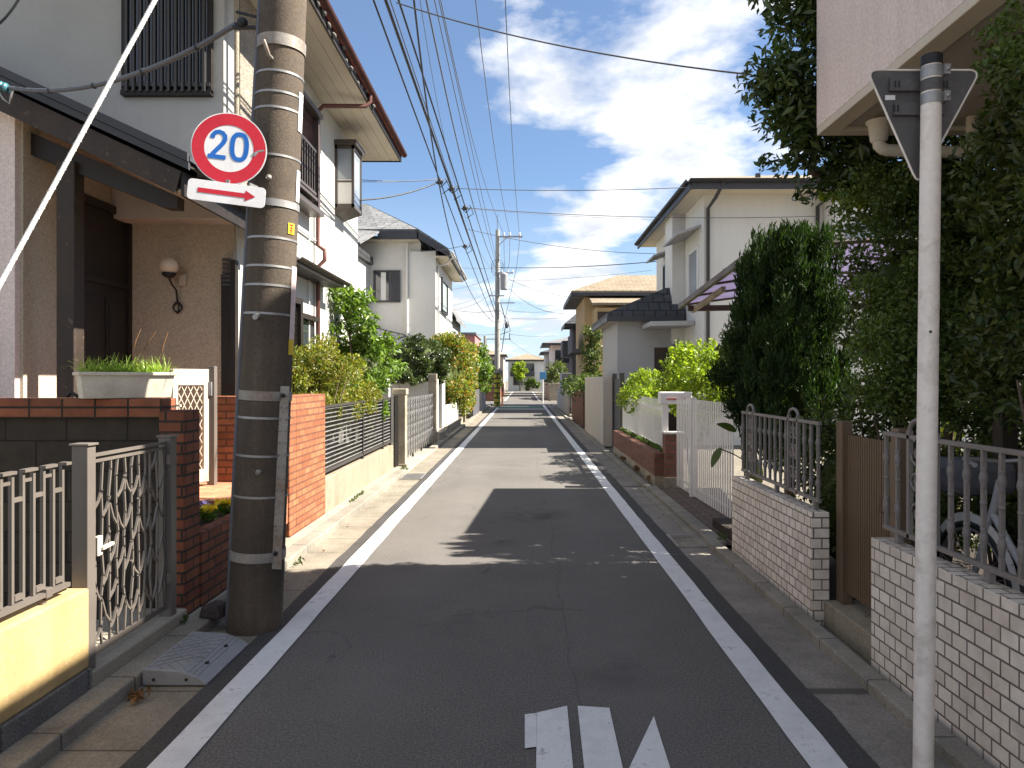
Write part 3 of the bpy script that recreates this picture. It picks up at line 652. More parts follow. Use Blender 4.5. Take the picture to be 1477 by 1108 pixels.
# cable bracket on the pole's left
b = MB().bar(pa(3.86)+Vector((-.12,-.05,0)), pa(3.86)+Vector((-.30,-.05,0)),.02,.02).bar(pa(3.92)+Vector((-.12,-.05,0)), pa(3.92)+Vector((-.28,-.05,.04)),.015,.015).ball(tuple(pa(3.89)+Vector((-.24,-.05,0))), .035)
b.build('cable_bracket', M['black'], up)
# ------------------------------------------------------------------ signs on the pole
def frame_at(c, yaw, roll=0, pitch=0):
    """n points out of the sign face, u to its right, v up"""
    n = Vector((math.sin(yaw), -math.cos(yaw), 0)); u = Vector((math.cos(yaw), math.sin(yaw), 0)); v = Vector((0,0,1))
    u2 = u*math.cos(roll)+v*math.sin(roll); v2 = -u*math.sin(roll)+v*math.cos(roll); c = Vector(c)
    return lambda a, b_, h=0: c+u2*a+v2*b_+n*h
def disc(b, f, r0, r1, h, n=48, back=None):
    o = [f(math.cos(2*math.pi*i/n)*r1, math.sin(2*math.pi*i/n)*r1, h) for i in range(n)]
    if r0 == 0: b.poly(o)
    else:
        k = [f(math.cos(2*math.pi*i/n)*r0, math.sin(2*math.pi*i/n)*r0, h) for i in range(n)]
        b.add(o+k, [(i, (i+1)%n, n+(i+1)%n, n+i) for i in range(n)])
    return b
def stroke(b, f, pts, w, h, closed=False):
    n = len(pts); L0 = []; L1 = []
    for i in range(n):
        a = pts[(i-1) % n] if (i or closed) else pts[0]; c = pts[(i+1) % n] if (i < n-1 or closed) else pts[-1]
        dx, dy = c[0]-a[0], c[1]-a[1]; q = math.hypot(dx, dy) or 1; nx, ny = -dy/q*w/2, dx/q*w/2
        L0.append(f(pts[i][0]+nx, pts[i][1]+ny, h)); L1.append(f(pts[i][0]-nx, pts[i][1]-ny, h))
    k = n if closed else n-1
    return b.add(L0+L1, [(n+i, n+(i+1)%n, (i+1)%n, i) for i in range(k)])
sc = P(330.5, 214.5, 4.42)
ff = frame_at(sc, R(12), R(-4))
sg = thing('speed_sign', 'round speed limit sign reading 20 with red ring and dented edge', 'sign', tuple(sc))
b = MB(); n = 56; r = .218
b.slab([ff(math.cos(2*math.pi*i/n)*r, math.sin(2*math.pi*i/n)*r, -.006) for i in range(n)][::1], (ff(0,0,0)-ff(0,0,-.006))); b.build('plate', M['sign_w'], sg)
disc(MB(), ff, .142, .212, .0012).build('red_ring', M['sign_r'], sg)
b = MB()
two = [(x*.92,y) for x, y in [(-.108,.052),(-.104,.072),(-.09,.089),(-.068,.095),(-.046,.09),(-.031,.074),(-.028,.053),(-.036,.033),(-.055,.008),(-.08,-.02),(-.104,-.05)]]
stroke(b, ff, two, .026, .0015); stroke(b, ff, [(-.118,-.058),(-.016,-.058)], .026, .0016)
z0 = []
for i in range(28):
    a = 2*math.pi*i/28; x = .047*math.copysign(abs(math.cos(a))**.75, math.cos(a)); y = .077*math.copysign(abs(math.sin(a))**.8, math.sin(a)); z0.append((.058+x*.88, .017+y))
stroke(b, ff, z0, .027, .0015, True); b.build('numeral', M['sign_b'], sg)
b = MB(); b.poly([ff(.13,-.02,.002), ff(.15,-.03,.003), ff(.17,.0,.002), ff(.205,.012,.002), ff(.2,.02,.003), ff(.17,.012,.003), ff(.15,.0,.004)])
b.build('dent', M['galv'], sg)
MB().bar(ff(.12,-.2,-.03), pa(2.80)+Vector((-.05,-.1,0)), .02,.03).build('bracket', M['galv'], sg); b = MB().bar(ff(.15,0,-.02), pa(3.02)+Vector((-.06,-.1,0)), .012,.02); b.build('bracket', M['galv'], sg)
ac = P(327, 279, 4.40); fa = frame_at(ac, R(12), R(-5))
ag = thing('arrow_sign', 'small white plate with a red arrow pointing right under the speed sign', 'sign', tuple(ac))
def rrect(f, w, h, r, z, n=6):
    o = []
    for cx, cy, a0 in ((w/2-r,h/2-r,0),(-w/2+r,h/2-r,90),(-w/2+r,-h/2+r,180),(w/2-r,-h/2+r,270)):
        for i in range(n+1): a = R(a0+90*i/n); o.append(f(cx+r*math.cos(a), cy+r*math.sin(a), z))
    return o
MB().slab(rrect(fa,.445,.125,.025,-.005), fa(0,0,0)-fa(0,0,-.005)).build('plate', M['sign_w'], ag, bevel=.001)
b = MB(); b.poly([fa(*p,.0015) for p in ((-.165,-.014),(.105,-.014),(.105,-.033),(.165,0),(.105,.033),(.105,.014),(-.165,.014))]); b.build('arrow', M['sign_r'], ag)
MB().bar(fa(.0,.05,-.02), fa(.0,.085,-.02), .03,.02).build('hanger', M['galv'], ag); MB().bar(fa(.18,.03,-.02), pa(2.72)+Vector((-.08,-.1,0)),.03,.012).build('bracket', M['galv'], ag)
# guy wire
a0 = Vector((-1.42,4.66,5.75)); a1 = P(0,410,3.40); d = (a1-a0); a2 = a0+d*1.62
gw = thing('guy_wire', 'pale sheathed guy wire slanting down across the upper left', 'cable', tuple(a2))
MB().tube([a0,a0+d*.3,a1,a2], .0115, 10).build('sheath', M['guy'], gw)
b = MB(); n = 900; Lg = (a2-a0).length; du = d.normalized(); u = du.cross(Vector((0,0,1))).normalized(); v = du.cross(u)
b.tube([a0+du*Lg*i/n+(u*math.cos(i*.8)+v*math.sin(i*.8))*.0098 for i in range(n+1)], .0042, 5).build('strand', M['guy'], gw)
# ------------------------------------------------------------------ house 1 (left)
FX = -3.15
h1 = thing('corner_house', 'two storey cream stucco house with timber porch and red brown eaves', 'house', (-5, 9, 0))
# walls: lower and upper storeys
b = MB().box(-9,FX,8.0,13.84,-.02,3.3); b.build('lower_wall', M['stucco_cream'], h1)
b = MB().box(-9,FX,7.67,13.84,3.3,6.0); b.build('street_wall', M['stucco_cream'], h1)
MB().box(-9,FX-.002,7.655,7.67,3.3,6.6).build('front_wall', M['stucco_w'], h1)
b = MB().box(-9,-4.33,6.3,8.0,-.02,4.0); b.build('porch_wall', M['stucco_shade_tan'], h1)
MB().box(-9,-4.36,6.24,6.3,-.02,4.0).build('porch_end_wall', M['stucco_pink'], h1)  # pinker stucco paints in the different light on this end
MB().box(-4.33,FX-.02,7.97,8.0,-.02,3.6).build('lamp_wall', M['stucco_shade_tan'], h1)
# main roof (eave strip, soffit boards, gutter)
ez, ex, ye = 5.94, -2.44, 14.42
b = MB().slab([(ex,5.5,ez+.10),(ex,ye,ez+.10),(-6.0,ye-.0,ez+1.85),(-6.0,5.5,ez+1.85)], (0,0,.09)); b.build('roof', M['roof_dark'], h1)
b = MB()
for i in range(4):
    t = i*.17; b.box(ex-.005-t-.163, ex-.005-t, 5.5, ye-.03-t, ez-.012, ez)
b.box(FX-.4, ex-.02, 5.5, ye-.05, ez-.004, ez+.004)
for i in range(4):
    t = i*.17; b.box(-9, ex-.005-t-.17, ye-.03-t-.163, ye-.03-t, ez-.012, ez)
b.build('soffit', M['soffit'], h1)
b = MB().box(ex-.0,ex+.025,5.5,ye,ez-.03,ez+.13).box(-9,ex,ye-.02,ye,ez-.03,ez+.13); b.build('fascia', M['wood_black'], h1)
g_ = MB(); 
def halfpipe(b, p0, p1, r, n=8, th=0):
    p0 = Vector(p0); p1 = Vector(p1); d = (p1-p0).normalized(); s = d.cross(Vector((0,0,1))).normalized(); vs = []
    for p in (p0,p1):
        for i in range(n+1):
            a = math.pi*i/n; vs.append(p+s*math.cos(a)*r-Vector((0,0,1))*math.sin(a)*r)
    b.add(vs, [(i,i+1,n+2+i,n+1+i) for i in range(n)], True); b.add(vs, [(n+1+i,n+2+i,i+1,i) for i in range(n)], True)
halfpipe(g_, (ex+.075,5.5,ez+.16),(ex+.075,ye+.03,ez+.13), .062)
gu = g_.build('gutter', M['gutter_red'], h1)
g = random.Random(8); b = MB()
for i in range(26): y = 5.6+i*.24; b.ball((ex+.03+g.uniform(-.02,.02), y, ez+.05+g.uniform(-.05,.05)), .03*g.uniform(.5,1.3), .07, .03, 7, 5)
tag(b.build('moss', M['granite'], gu), kind='stuff')
yd = 11.0
b = MB().tube([(ex+.06,yd+.3,ez+.14),(ex+.06,yd+.3,ez-.02),(ex+.0,yd+.28,ez-.10),(FX+.14,yd-.05,ez-.22),(FX+.06,yd-.05,ez-.30),(FX+.06,yd-.05,4.25),(FX+.06,yd-.05,3.62),(FX+.16,yd-.05,3.55),(FX+.16,yd-.05,3.40),(FX+.06,yd-.05,3.30),(FX+.06,yd-.05,.3)], .034, 10)
b.build('downpipe', M['gutter_red'], h1)
# barred window on the front wall
wn = MB().box(-4.20,-4.16,7.60,7.655,4.60,6.3).box(-3.30,-3.26,7.60,7.655,4.60,6.3).box(-4.20,-3.26,7.58,7.655,4.57,4.62).build('window', M['wood_black'], h1)
MB().box(-4.17,-3.29,7.645,7.652,4.6,6.3).build('pane', M['glass'], wn)
b = MB()
for i in range(12): x = -4.13+i*.073; b.box(x-.014,x+.014,7.56,7.60,4.60,6.3)
b.box(-4.19,-3.27,7.585,7.60,4.66,4.70)
b.build('bars', M['dark_metal'], wn)
# louvred street window with small balcony rail
wn = MB().box(FX,FX+.16,8.95,9.02,4.05,5.42).box(FX,FX+.16,10.62,10.69,4.05,5.42).box(FX,FX+.2,8.9,10.72,5.42,5.49).box(FX,FX+.22,8.9,10.72,3.99,4.06).build('window', M['bronze'], h1)
b = MB()
for i in range(40): z = 4.1+i*.033; b.obox((FX+.07, 9.82, z), (0,1,0), (1,0,.7), (-.7,0,1), 1.6, .04, .006)
b.build('shutter', M['purple_shade'], wn)
MB().box(FX+.001,FX+.03,9.02,10.62,4.06,5.42).build('pane', M['glass'], wn)
b = MB(); b.box(FX+.22,FX+.25,8.5,10.2,4.78,4.82).box(FX+.22,FX+.25,8.5,10.2,4.18,4.22).box(FX,FX+.27,8.5,10.2,4.10,4.14)
for i in range(15): y = 8.55+i*.113; b.box(FX+.225,FX+.245,y-.012,y+.012,4.22,4.78)
b.build('window_rail', M['bronze'], h1)
MB().box(FX,FX+.03,8.02,8.95,3.35,5.93).build('brown_wall_panel', M['pebble'], h1)  # thin brown pebbled panel on the street wall
# bay window
by0, by1, bx = 12.15, 12.75, -2.83
b = MB()
for (x, y) in ((bx-.04,by0+.0),(bx-.04,by1-.04),(FX,by0),(FX,by1-.04)): b.box(x,x+.04,y,y+.04,4.48,5.52)
for z in (4.48,5.46): b.box(FX,bx,by0,by0+.04,z,z+.06).box(FX,bx,by1-.04,by1,z,z+.06).box(bx-.04,bx,by0,by1,z,z+.06)
b.box(FX,bx+.05,by0-.05,by1+.05,5.52,5.60); b.slab([(FX,by0,4.48),(bx,by0,4.48),(FX,by0,4.36)], (0,by1-by0,0))
bw = b.build('bay_window', M['bronze'], h1)
b = MB().box(FX+.03,bx-.03,by0+.015,by0+.02,4.54,5.46).box(bx-.025,bx-.02,by0+.04,by1-.04,4.54,5.46); b.build('pane', M['glass_l'], bw)
b = MB().box(FX+.03,bx-.03,by0+.013,by0+.015,4.54,4.95); b.build('curtain', M['curtain'], bw)
MB().box(FX+.03,bx-.03,by0+.005,by0+.03,4.9,4.93).build('sash_bar', M['bronze'], bw)
# awning cassette and lower street opening
aw = MB().slab([(FX,9.0,3.24),(FX+.30,9.0,3.12),(FX+.30,9.0,3.05),(FX,9.0,3.05)], (0,2.45,0)).build('awning', M['wood_black'], h1)
b = MB()
for i in range(3): b.box(FX+.30,FX+.33,9.0,11.45,3.05+i*.032,3.075+i*.032)
halfpipe(b, (FX+.36,9.0,3.13),(FX+.36,11.6,3.13),.045); b.build('awning_gutter', M['bronze'], aw)
b = MB().box(FX,FX+.14,8.25,8.31,.6,2.62).box(FX,FX+.14,9.85,9.95,.6,2.62).box(FX,FX+.14,8.25,9.95,2.62,2.70).box(FX,FX+.10,9.95,10.9,2.46,2.53); lw = b.build('window', M['wood_black'], h1)
b = MB(); b.box(FX+.005,FX+.02,8.31,9.85,.6,2.62)
b.build('shutter_box', M['pebble'], lw)
b = MB()
for i in range(30): z = .62+i*.067; b.box(FX+.07,FX+.08,8.31,9.85,z,z+.014)
for i in range(24): y = 8.33+i*.066; b.box(FX+.081,FX+.09,y,y+.014,.62,2.6)
b.build('lattice', M['wood_black'], lw)
MB().box(FX+.004,FX+.03,10.15,10.85,.6,2.46).build('pane', M['glass'], lw)
wn = MB().box(FX,FX+.1,13.0,13.6,2.95,3.0).box(FX,FX+.08,13.0,13.04,2.4,2.95).box(FX,FX+.08,13.56,13.6,2.4,2.95).build('window', M['gutter_red'], h1)
MB().box(FX+.002,FX+.02,13.04,13.56,2.4,2.95).build('pane', M['glass_l'], wn)
# conduit and pipes on the walls
b = MB().tube([(FX+.10,7.74,3.35),(FX+.10,7.74,6.0)], .028, 8); b.build('wall_pipe', M['stone'], h1)
b = MB().tube([(FX+.03,9.1,3.72),(FX+.03,11.1,3.68)], .014, 6).tube([(FX+.03,10.6,3.68),(FX+.03,10.6,.5)], .012, 6); b.build('conduit', M['white_al'], h1)
# porch: pent roof, bargeboards, beam, column, soffit
def rake(y, off): return [P(0-380,(-380)*.46+99.5+off,y), P(274,226+off,y)]
YR = 6.05
pr = lambda px, py, Y=YR: P(px, py, Y)
e = pr(274, 226); e2 = pr(-330, -52)
b = MB(); rf = [tuple(e2), tuple(e), (e.x, 8.5, e.z), (e2.x, 8.5, e2.z)]
b.slab(rf, (0,0,-.035)); proof = b.build('porch_roof', M['roof_dark'], h1)
b = MB(); d = (e-e2)
for k, (o0, o1, yy) in enumerate(((0.02,-.05,-.02),(-.055,-.115,.0))):
    b.slab([e2+Vector((0,yy-.03,o0)), e+Vector((0,yy-.03,o0)), e+Vector((0,yy-.03,o1)), e2+Vector((0,yy-.03,o1))], (0,.03,0))
b.build('verge_flashing', M['fascia'], h1)
b = MB(); b.slab([e2+Vector((0,.01,-.118)), e+Vector((-.08,.01,-.12)), e+Vector((-.13,.01,-.30)), e2+Vector((0,.01,-.33))], (0,.035,0)); b.build('bargeboard', M['wood_dark'], h1)
b = MB(); b.slab([e2+Vector((0,.06,-.30)), e+Vector((-.1,.06,-.28)), e+Vector((-.1,2.4,-.28)), e2+Vector((0,2.4,-.30))], (0,0,.02)); b.build('porch_soffit', M['soffit'], h1)
YB = 6.40
q0 = P(-330,28,YB); q1 = P(256,283,YB); b = MB(); b.slab([q0, q1, q1+Vector((0,0,-.105)), q1+Vector((-.12,0,-.10)), q0+Vector((0,0,-.28))], (0,.13,0)); b.build('porch_beam', M['wood_black'], h1)
b = MB(); b.box(e.x-.09,e.x-.06,YR+.03,8.1,e.z-.32,e.z-.13); b.build('porch_fascia', M['wood_black'], h1)
b = MB(); halfpipe(b, (e.x+.03,YR,e.z-.05),(e.x+.03,8.3,e.z-.09),.055)
for i in range(3): b.box(e.x-.03,e.x+.09,YR+.2+i*.7,YR+.215+i*.7,e.z-.115,e.z-.04)
b.build('porch_gutter', M['bronze'], h1)
cx = P(102,400,6.42).x; b = MB().box(cx-.085,cx+.075,6.35,6.50,-.02,P(102,235,6.42).z); b.build('porch_column', M['wood_dark'], h1, bevel=.01)
# door in the porch wall facing the street
dx = -4.33
b = MB().box(dx-.01,dx+.05,6.92,6.99,.6,3.42).box(dx-.01,dx+.05,7.9,7.965,.6,3.42).box(dx-.01,dx+.05,6.99,7.9,3.34,3.42).box(dx-.01,dx+.05,6.99,7.9,2.58,2.64); dr = b.build('door_frame', M['wood_black'], h1)
b = MB().box(dx+.0,dx+.02,6.99,7.9,.6,3.34)
for (ya, yb, za, zb) in ((7.06,7.4,.8,1.55),(7.06,7.4,1.65,2.45),(7.5,7.84,.8,1.55),(7.5,7.84,1.65,2.45)):
    b.box(dx+.02,dx+.032,ya,yb,za,zb); b.box(dx+.032,dx+.04,ya+.05,yb-.05,za+.06,zb-.06)
do = b.build('door', M['wood_black'], h1, bevel=.004)
MB().box(dx+.03,dx+.06,7.82,7.86,1.5,1.66).tube([(dx+.05,7.84,1.52),(dx+.09,7.84,1.54),(dx+.09,7.84,1.64),(dx+.05,7.84,1.65)],.012,8).build('handle', M['steel_rust'], do)
# dark window frame strip at the right of the lamp wall
b = MB().box(FX-.14,FX-.02,7.92,7.97,.6,2.75).box(FX-.02,FX+.03,7.88,7.97,.6,2.9); b.build('corner_post', M['wood_black'], h1)
b = MB()
for i in range(7): b.box(FX-.12,FX-.03,7.90,7.92,2.62+i*.045,2.65+i*.045)
b.build('vent_louvre', M['dark_metal'], h1)
# wall lamp
lp = P(245,383,7.8); wl = thing('wall_lamp', 'globe wall lamp on curled black iron bracket beside the porch door', 'lamp', tuple(lp))
b = MB().ball((lp.x,7.78,lp.z-.01),.098,.098,.092); b.build('globe', M['lamp_glass'], wl)
b = MB().lathe((lp.x,7.78,lp.z-.135),[(.03,0),(.06,.02),(.075,.05),(.03,.055)],14).tube([(lp.x,7.78,lp.z-.13),(lp.x+.01,7.82,lp.z-.2),(lp.x+.02,7.9,lp.z-.25),(lp.x+.02,7.93,lp.z-.38)],.01,8)
for s in (-1,1,0):
    b.tube([(lp.x+.02+s*.05*math.sin(k*.52), 7.93-abs(s)*.0+(.03*math.sin(k*.52) if s == 0 else 0), lp.z-.37-.13*k/6) for k in range(7)], .008, 6)
b.tube([(lp.x+.02+.045*math.cos(k*.7), 7.93, lp.z-.44+.045*math.sin(k*.7)) for k in range(10)], .007, 6)
b.build('bracket', M['black'], wl); MB().box(lp.x+.03,lp.x+.11,7.93,7.97,lp.z-.2,lp.z-.08).build('wall_plate', M['cream_gate'], wl, bevel=.005)
# service cable to the house
def sag(p0, p1, s, n=14):
    p0 = Vector(p0); p1 = Vector(p1); return [p0.lerp(p1, i/n)-Vector((0,0,4*s*(i/n)*(1-i/n))) for i in range(n+1)]
s0 = P(14,127,5.9); s1 = pa(3.88)+Vector((-.28,-.05,0))
t = thing('service_cable', 'thick grey service cable running from the pole to the porch roof', 'cable', tuple(s0))
b = MB().tube(sag(s0,s1,.16),.017,8); b.build('cable', M['cable_g'], t)
b = MB()
for i in (3,6,9,12): p = sag(s0,s1,.16)[i]; b.ball(tuple(p),.024,n=8,m=5)
b.build('cable_tie', M['cable'], t)
t = thing('cable_insulator', 'blue glazed insulator with steel hook at the porch eave', 'insulator', tuple(s0))
b = MB()
for i in range(3): b.ball((s0.x-.03-i*.035, s0.y, s0.z+.012*i), .022,.042,.042, 12, 8)
b.build('discs', M['insul'], t); MB().tube([(s0.x-.13,s0.y,s0.z+.05),(s0.x-.05,s0.y,s0.z-.09),(s0.x+.0,s0.y,s0.z-.13),(s0.x+.02,s0.y,s0.z-.02)],.010,6).build('hook', M['galv'], t)
tag(MB().tube(sag(P(-10,40,5.5),P(40,-25,5.5),.05),.009,6).build('service_cable', M['cable']), 'thin black cable crossing the top left corner of the house front', 'cable')
# ------------------------------------------------------------------ garden fence and hedge beside house 1
w = thing('fence_base', 'long stained concrete footing wall under the dark mesh fence', 'wall', (-2.3, 10.6, 0))
MB().box(-2.42,-2.28,8.385,12.75,-.02,.46).build('footing', M['concrete'], w, bevel=.01)
f = thing('mesh_fence', 'dark horizontal wire mesh fence on concrete footing before yellow green hedge', 'fence', (-2.32, 10.6, .46))
b = MB()
for i in range(14): z = .56+i*.053; b.box(-2.335,-2.325,8.42,12.7,z,z+.012)
b.build('wires', M['galv'], f)
b = MB()
for i in range(70): y = 8.44+i*.061; b.box(-2.345,-2.335,y-.004,y+.004,.53,1.28)
b.build('uprights', M['dark_metal'], f)
b = MB().box(-2.36,-2.31,8.40,12.72,1.27,1.30).box(-2.36,-2.31,8.40,12.72,.51,.545)
for y in (8.40,10.5,12.0,12.70): b.box(-2.36,-2.31,y,y+.035,.46,1.30)
b.build('frame', M['dark_metal'], f)
tag(MB().box(-3.1,-2.42,8.385,12.75,-.02,.50).build('garden_bed', M['soil']), kind='structure')
def shrub(nm, label, cat, loc, mat, clumps, n, size, asp, seed, trunk=None, group=None, **kw):
    t = thing(nm, label, cat, loc, group); core = kw.pop('core', None); leaves('foliage', mat, t, clumps, n, size, asp, seed, **kw)
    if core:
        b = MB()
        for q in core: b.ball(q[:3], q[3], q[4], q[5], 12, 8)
        b.build('dark_core', L['dark'], t)  # solid dark balls added inside, standing in for the shaded interior
    if trunk:
        b = MB()
        for pts, r0, r1 in trunk: b.tube(pts, r0, 7, r1=r1)
        b.build('trunk' if cat == 'tree' else 'stem', M['bark'], t)
    return t
stems = lambda x, y, z0, z1, k, sp, sd: [([(x,y,z0),(x+random.Random(sd+i).uniform(-sp,sp)*.5,y+random.Random(sd+i+50).uniform(-sp,sp)*.5,(z0+z1)/2),(x+random.Random(sd+i).uniform(-sp,sp),y+random.Random(sd+i+50).uniform(-sp,sp),z1)],.018,.006) for i in range(k)]
shrub('hedge_shrub', 'spreading yellow green shrub with reddish tips behind the mesh fence', 'shrub', (-2.7,9.6,.5), L['yellowgreen'],
  clump_ell((-2.72,9.7,1.5),(.42,1.15,.62),46,.20,3)+clump_ell((-2.62,10.9,1.3),(.36,.9,.45),26,.17,5)+clump_ell((-2.66,8.75,1.25),(.3,.35,.5),14,.15,6), 26000, .05, .42, 61, stems(-2.72,9.7,.5,1.7,6,.35,1), up=.35)
shrub('green_shrub', 'fresh green bush with pointed leaves at the far end of the mesh fence', 'shrub', (-2.6,12.0,.5), L['bright'],
  clump_ell((-2.58,11.9,1.35),(.33,.55,.5),22,.17,8), 2400, .11, .32, 63, stems(-2.58,11.9,.5,1.6,4,.25,9), up=.2)
shrub('young_tree', 'young bright green tree with long leaves in front of house corner', 'tree', (-2.85,12.2,.5), L['bright'],
  clump_ell((-2.95,12.3,2.55),(.42,.55,.62),24,.20,12)+clump_ell((-2.6,12.6,2.05),(.4,.5,.35),14,.17,14)+[(-3.05,11.8,3.05,.18,.25,.18),(-2.5,13.4,1.75,.25,.35,.2),(-2.4,13.9,1.85,.18,.2,.14),(-2.85,12.0,2.9,.25,.25,.25)], 2700, .14, .34, 65,
  [([(-2.85,12.2,.5),(-2.83,12.2,1.5),(-2.95,12.3,2.5),(-3.0,12.0,3.0)],.035,.01),([(-2.83,12.2,1.5),(-2.6,12.7,2.0),(-2.45,13.5,1.8)],.02,.007)], droop=.15)
# gate posts and accordion gate beyond
w = thing('gate_post', 'stained stone gate post nearest along the left gutter', 'post', (-2.25, 13.35, 0))
MB().box(-2.36,-2.14,13.2,13.42,.0,1.33).box(-2.38,-2.12,13.18,13.44,1.33,1.44).build('shaft', M['stone'], w, bevel=.012)
MB().box(-2.34,-2.16,13.22,13.40,.02,1.3).box(-2.39,-2.11,13.16,13.46,-.0,.07).build('plinth', M['stone'], w)
tag(MB().box(-2.9,-2.42,13.0,13.18,1.30,1.62).box(-2.4,-2.36,12.78,12.9,0,1.5).build('lintel_block', M['cream'], bevel=.01), 'pale concrete block beam standing behind first stone gate post', 'block')
w = thing('gate_post', 'taller pale stone gate post past the folding gate', 'post', (-2.25, 18.1, 0))
MB().box(-2.34,-2.14,17.9,18.1,.0,1.75).box(-2.36,-2.12,17.88,18.12,.0,.08).build('shaft', M['stone'], w, bevel=.012)
ga = thing('folding_gate', 'long grey aluminium accordion gate across the left driveway', 'gate', (-2.25, 15.6, .03))
b = MB(); n = 26
for i in range(n+1):
    y = 13.5+i*(4.3/n); x = -2.25+(.03 if i % 2 else -.03); b.box(x-.01,x+.01,y-.012,y+.012,.10,1.22+.04*(i % 2))
for i in range(n):
    y = 13.5+i*(4.3/n); dy = 4.3/n
    for k in range(4):
        z = .18+k*.27; b.bar((-2.28,y,z),(-2.22,y+dy,z+.27),.008,.018); b.bar((-2.22,y,z+.27),(-2.28,y+dy,z),.008,.018)
b.build('lattice', M['galv'], ga)
b = MB()
for y in (13.6,14.8,16,17.2): b.box(-2.27,-2.23,y,y+.04,.05,.12); b.lathe((-2.26,y+.02,.05),[(.028,0),(.028,.02)],10,(1,0,0))
b.build('caster', M['black'], ga)
ga = thing('folded_gate', 'folded dark accordion gate section beside the mesh fence end', 'gate', (-2.25, 12.95, 0))
b = MB()
for i in range(6): y = 12.80+i*.06; b.box(-2.28,-2.25,y,y+.014,.06,1.32)
for k in range(5): b.bar((-2.265,12.8,.2+k*.25),(-2.265,13.12,.36+k*.25),.01,.02)
b.build('bars', M['dark_metal'], ga)
w = thing('white_wall', 'white rendered garden wall with end pillar below the clipped round tree', 'wall', (-2.6, 19.5, 0))
MB().box(-3.6,-2.36,18.25,18.4,.0,1.55).box(-2.38,-2.22,18.7,19.0,.25,1.62).build('near_panel', M['grey_w'], w)
MB().box(-3.0,-2.30,20.3,20.45,.25,1.50).box(-2.42,-2.25,20.2,20.9,.25,1.75).build('end_pillar', M['grey_w'], w, bevel=.01)
MB().box(-2.32,-2.2,20.9,24.5,.28,.85).build('street_panel', M['cream'], w)
w = tag(MB().box(-2.9,-2.1,18.4,20.2,.0,.26).box(-2.6,-2.05,19.2,19.9,.0,.14).build('stone_steps', M['stone'], bevel=.02), 'rough stone steps in front of the white garden wall', 'steps')
tag(MB().box(-2.34,-2.16,20.5,26,.0,.28).build('stone_footing', M['stone'], bevel=.01), 'low stone retaining strip under photinia hedge', 'footing')
# clipped round tree
t = shrub('clipped_tree', 'dense clipped round dark green tree above the white wall', 'tree', (-2.75,20.0,.3), L['topiary'],
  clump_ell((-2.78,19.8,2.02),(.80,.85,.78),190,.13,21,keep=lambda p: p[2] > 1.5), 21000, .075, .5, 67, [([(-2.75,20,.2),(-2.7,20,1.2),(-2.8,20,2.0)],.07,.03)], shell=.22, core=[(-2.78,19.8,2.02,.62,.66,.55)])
shrub('cloud_pruned_shrub', 'small clipped dark pads spreading under the round tree', 'shrub', (-3.2,17.9,1.3), L['topiary'],
  clump_ell((-3.25,18.1,1.72),(.42,.3,.16),16,.13,23)+clump_ell((-2.85,18.2,1.62),(.3,.25,.12),9,.11,24)+clump_ell((-2.32,19.8,1.62),(.16,.25,.15),8,.1,25), 3600, .07, .5, 68, stems(-3.1,18.1,.6,1.7,3,.3,4))
# photinia hedge and trees further along
shrub('photinia_hedge', 'tall hedge with red orange tips on its sunlit street face', 'hedge', (-2.5,25,.2), L['photinia'],
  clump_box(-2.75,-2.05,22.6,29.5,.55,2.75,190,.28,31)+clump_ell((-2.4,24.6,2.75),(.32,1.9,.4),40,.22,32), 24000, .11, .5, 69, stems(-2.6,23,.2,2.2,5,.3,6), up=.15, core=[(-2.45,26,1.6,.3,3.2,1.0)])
shrub('street_tree', 'dark leafy bush just before the distant utility pole', 'tree', (-2.1,35,0), L['bright'],
  clump_ell((-2.35,34,2.2),(.7,2.6,1.0),46,.35,33)+clump_ell((-1.9,36.5,1.9),(.4,1.3,.7),18,.3,34), 4200, .2, .5, 70, [([(-2.2,35,0),(-2.2,35,1.6),(-2.3,34.5,2.4)],.07,.03)])
for i, (x, y, h, d) in enumerate(((-2.2,27.5,1.3,.35),(-2.1,30.5,1.15,4.2),(-2.1,37,1.2,3.5))):
    tag(MB().box(x-.15,x,y,y+d,0,h).build('boundary_wall', M[('stone','dgrey','mgrey')[i]], bevel=.01),
        ('short stone post at the end of the photinia hedge','dark grey boundary wall past the photinia hedge','grey wall stretch beside the distant utility pole')[i], 'wall')
# ------------------------------------------------------------------ house 2 (left, white)
h2 = thing('white_house', 'white two storey house with grey slate roof beyond the young tree', 'house', (-6, 27, 0))
MB().box(-10,-3.5,24.8,30.4,6.0,6.5).box(-10,-2.98,24.8,30.4,-.02,6.0).build('walls', M['grey_w'], h2)
MB().box(-3.9,-2.97,24.65,24.8,2.2,5.95).build('side_bay', M['grey_w'], h2)
MB().box(-9,-5.25,20.2,24.79,-.02,5.5).build('rear_wing', M['siding'], h2)
MB().box(-9,-5.1,19.9,24.7,5.5,5.74).build('wing_eave', M['fascia'], h2)
b = MB()
b.slab([(-2.5,24.3,5.90),(-2.5,30.7,5.90),(-5.8,30.7,8.0),(-5.8,26.8,8.0),(-3.54,24.3,6.57)], (0,0,.09))
b.slab([(-3.54,24.3,6.56),(-5.8,26.8,8.0),(-6.6,28.6,8.3),(-11,28.6,8.3),(-11,24.3,6.5),(-4.8,24.3,6.56)], (0,0,.08))
b.slab([(-4.8,24.25,6.5),(-5.0,22.3,5.76),(-9.0,22.3,5.76),(-9.0,24.6,6.75)], (0,0,.06))
b.build('roof', M['roof_slate'], h2)
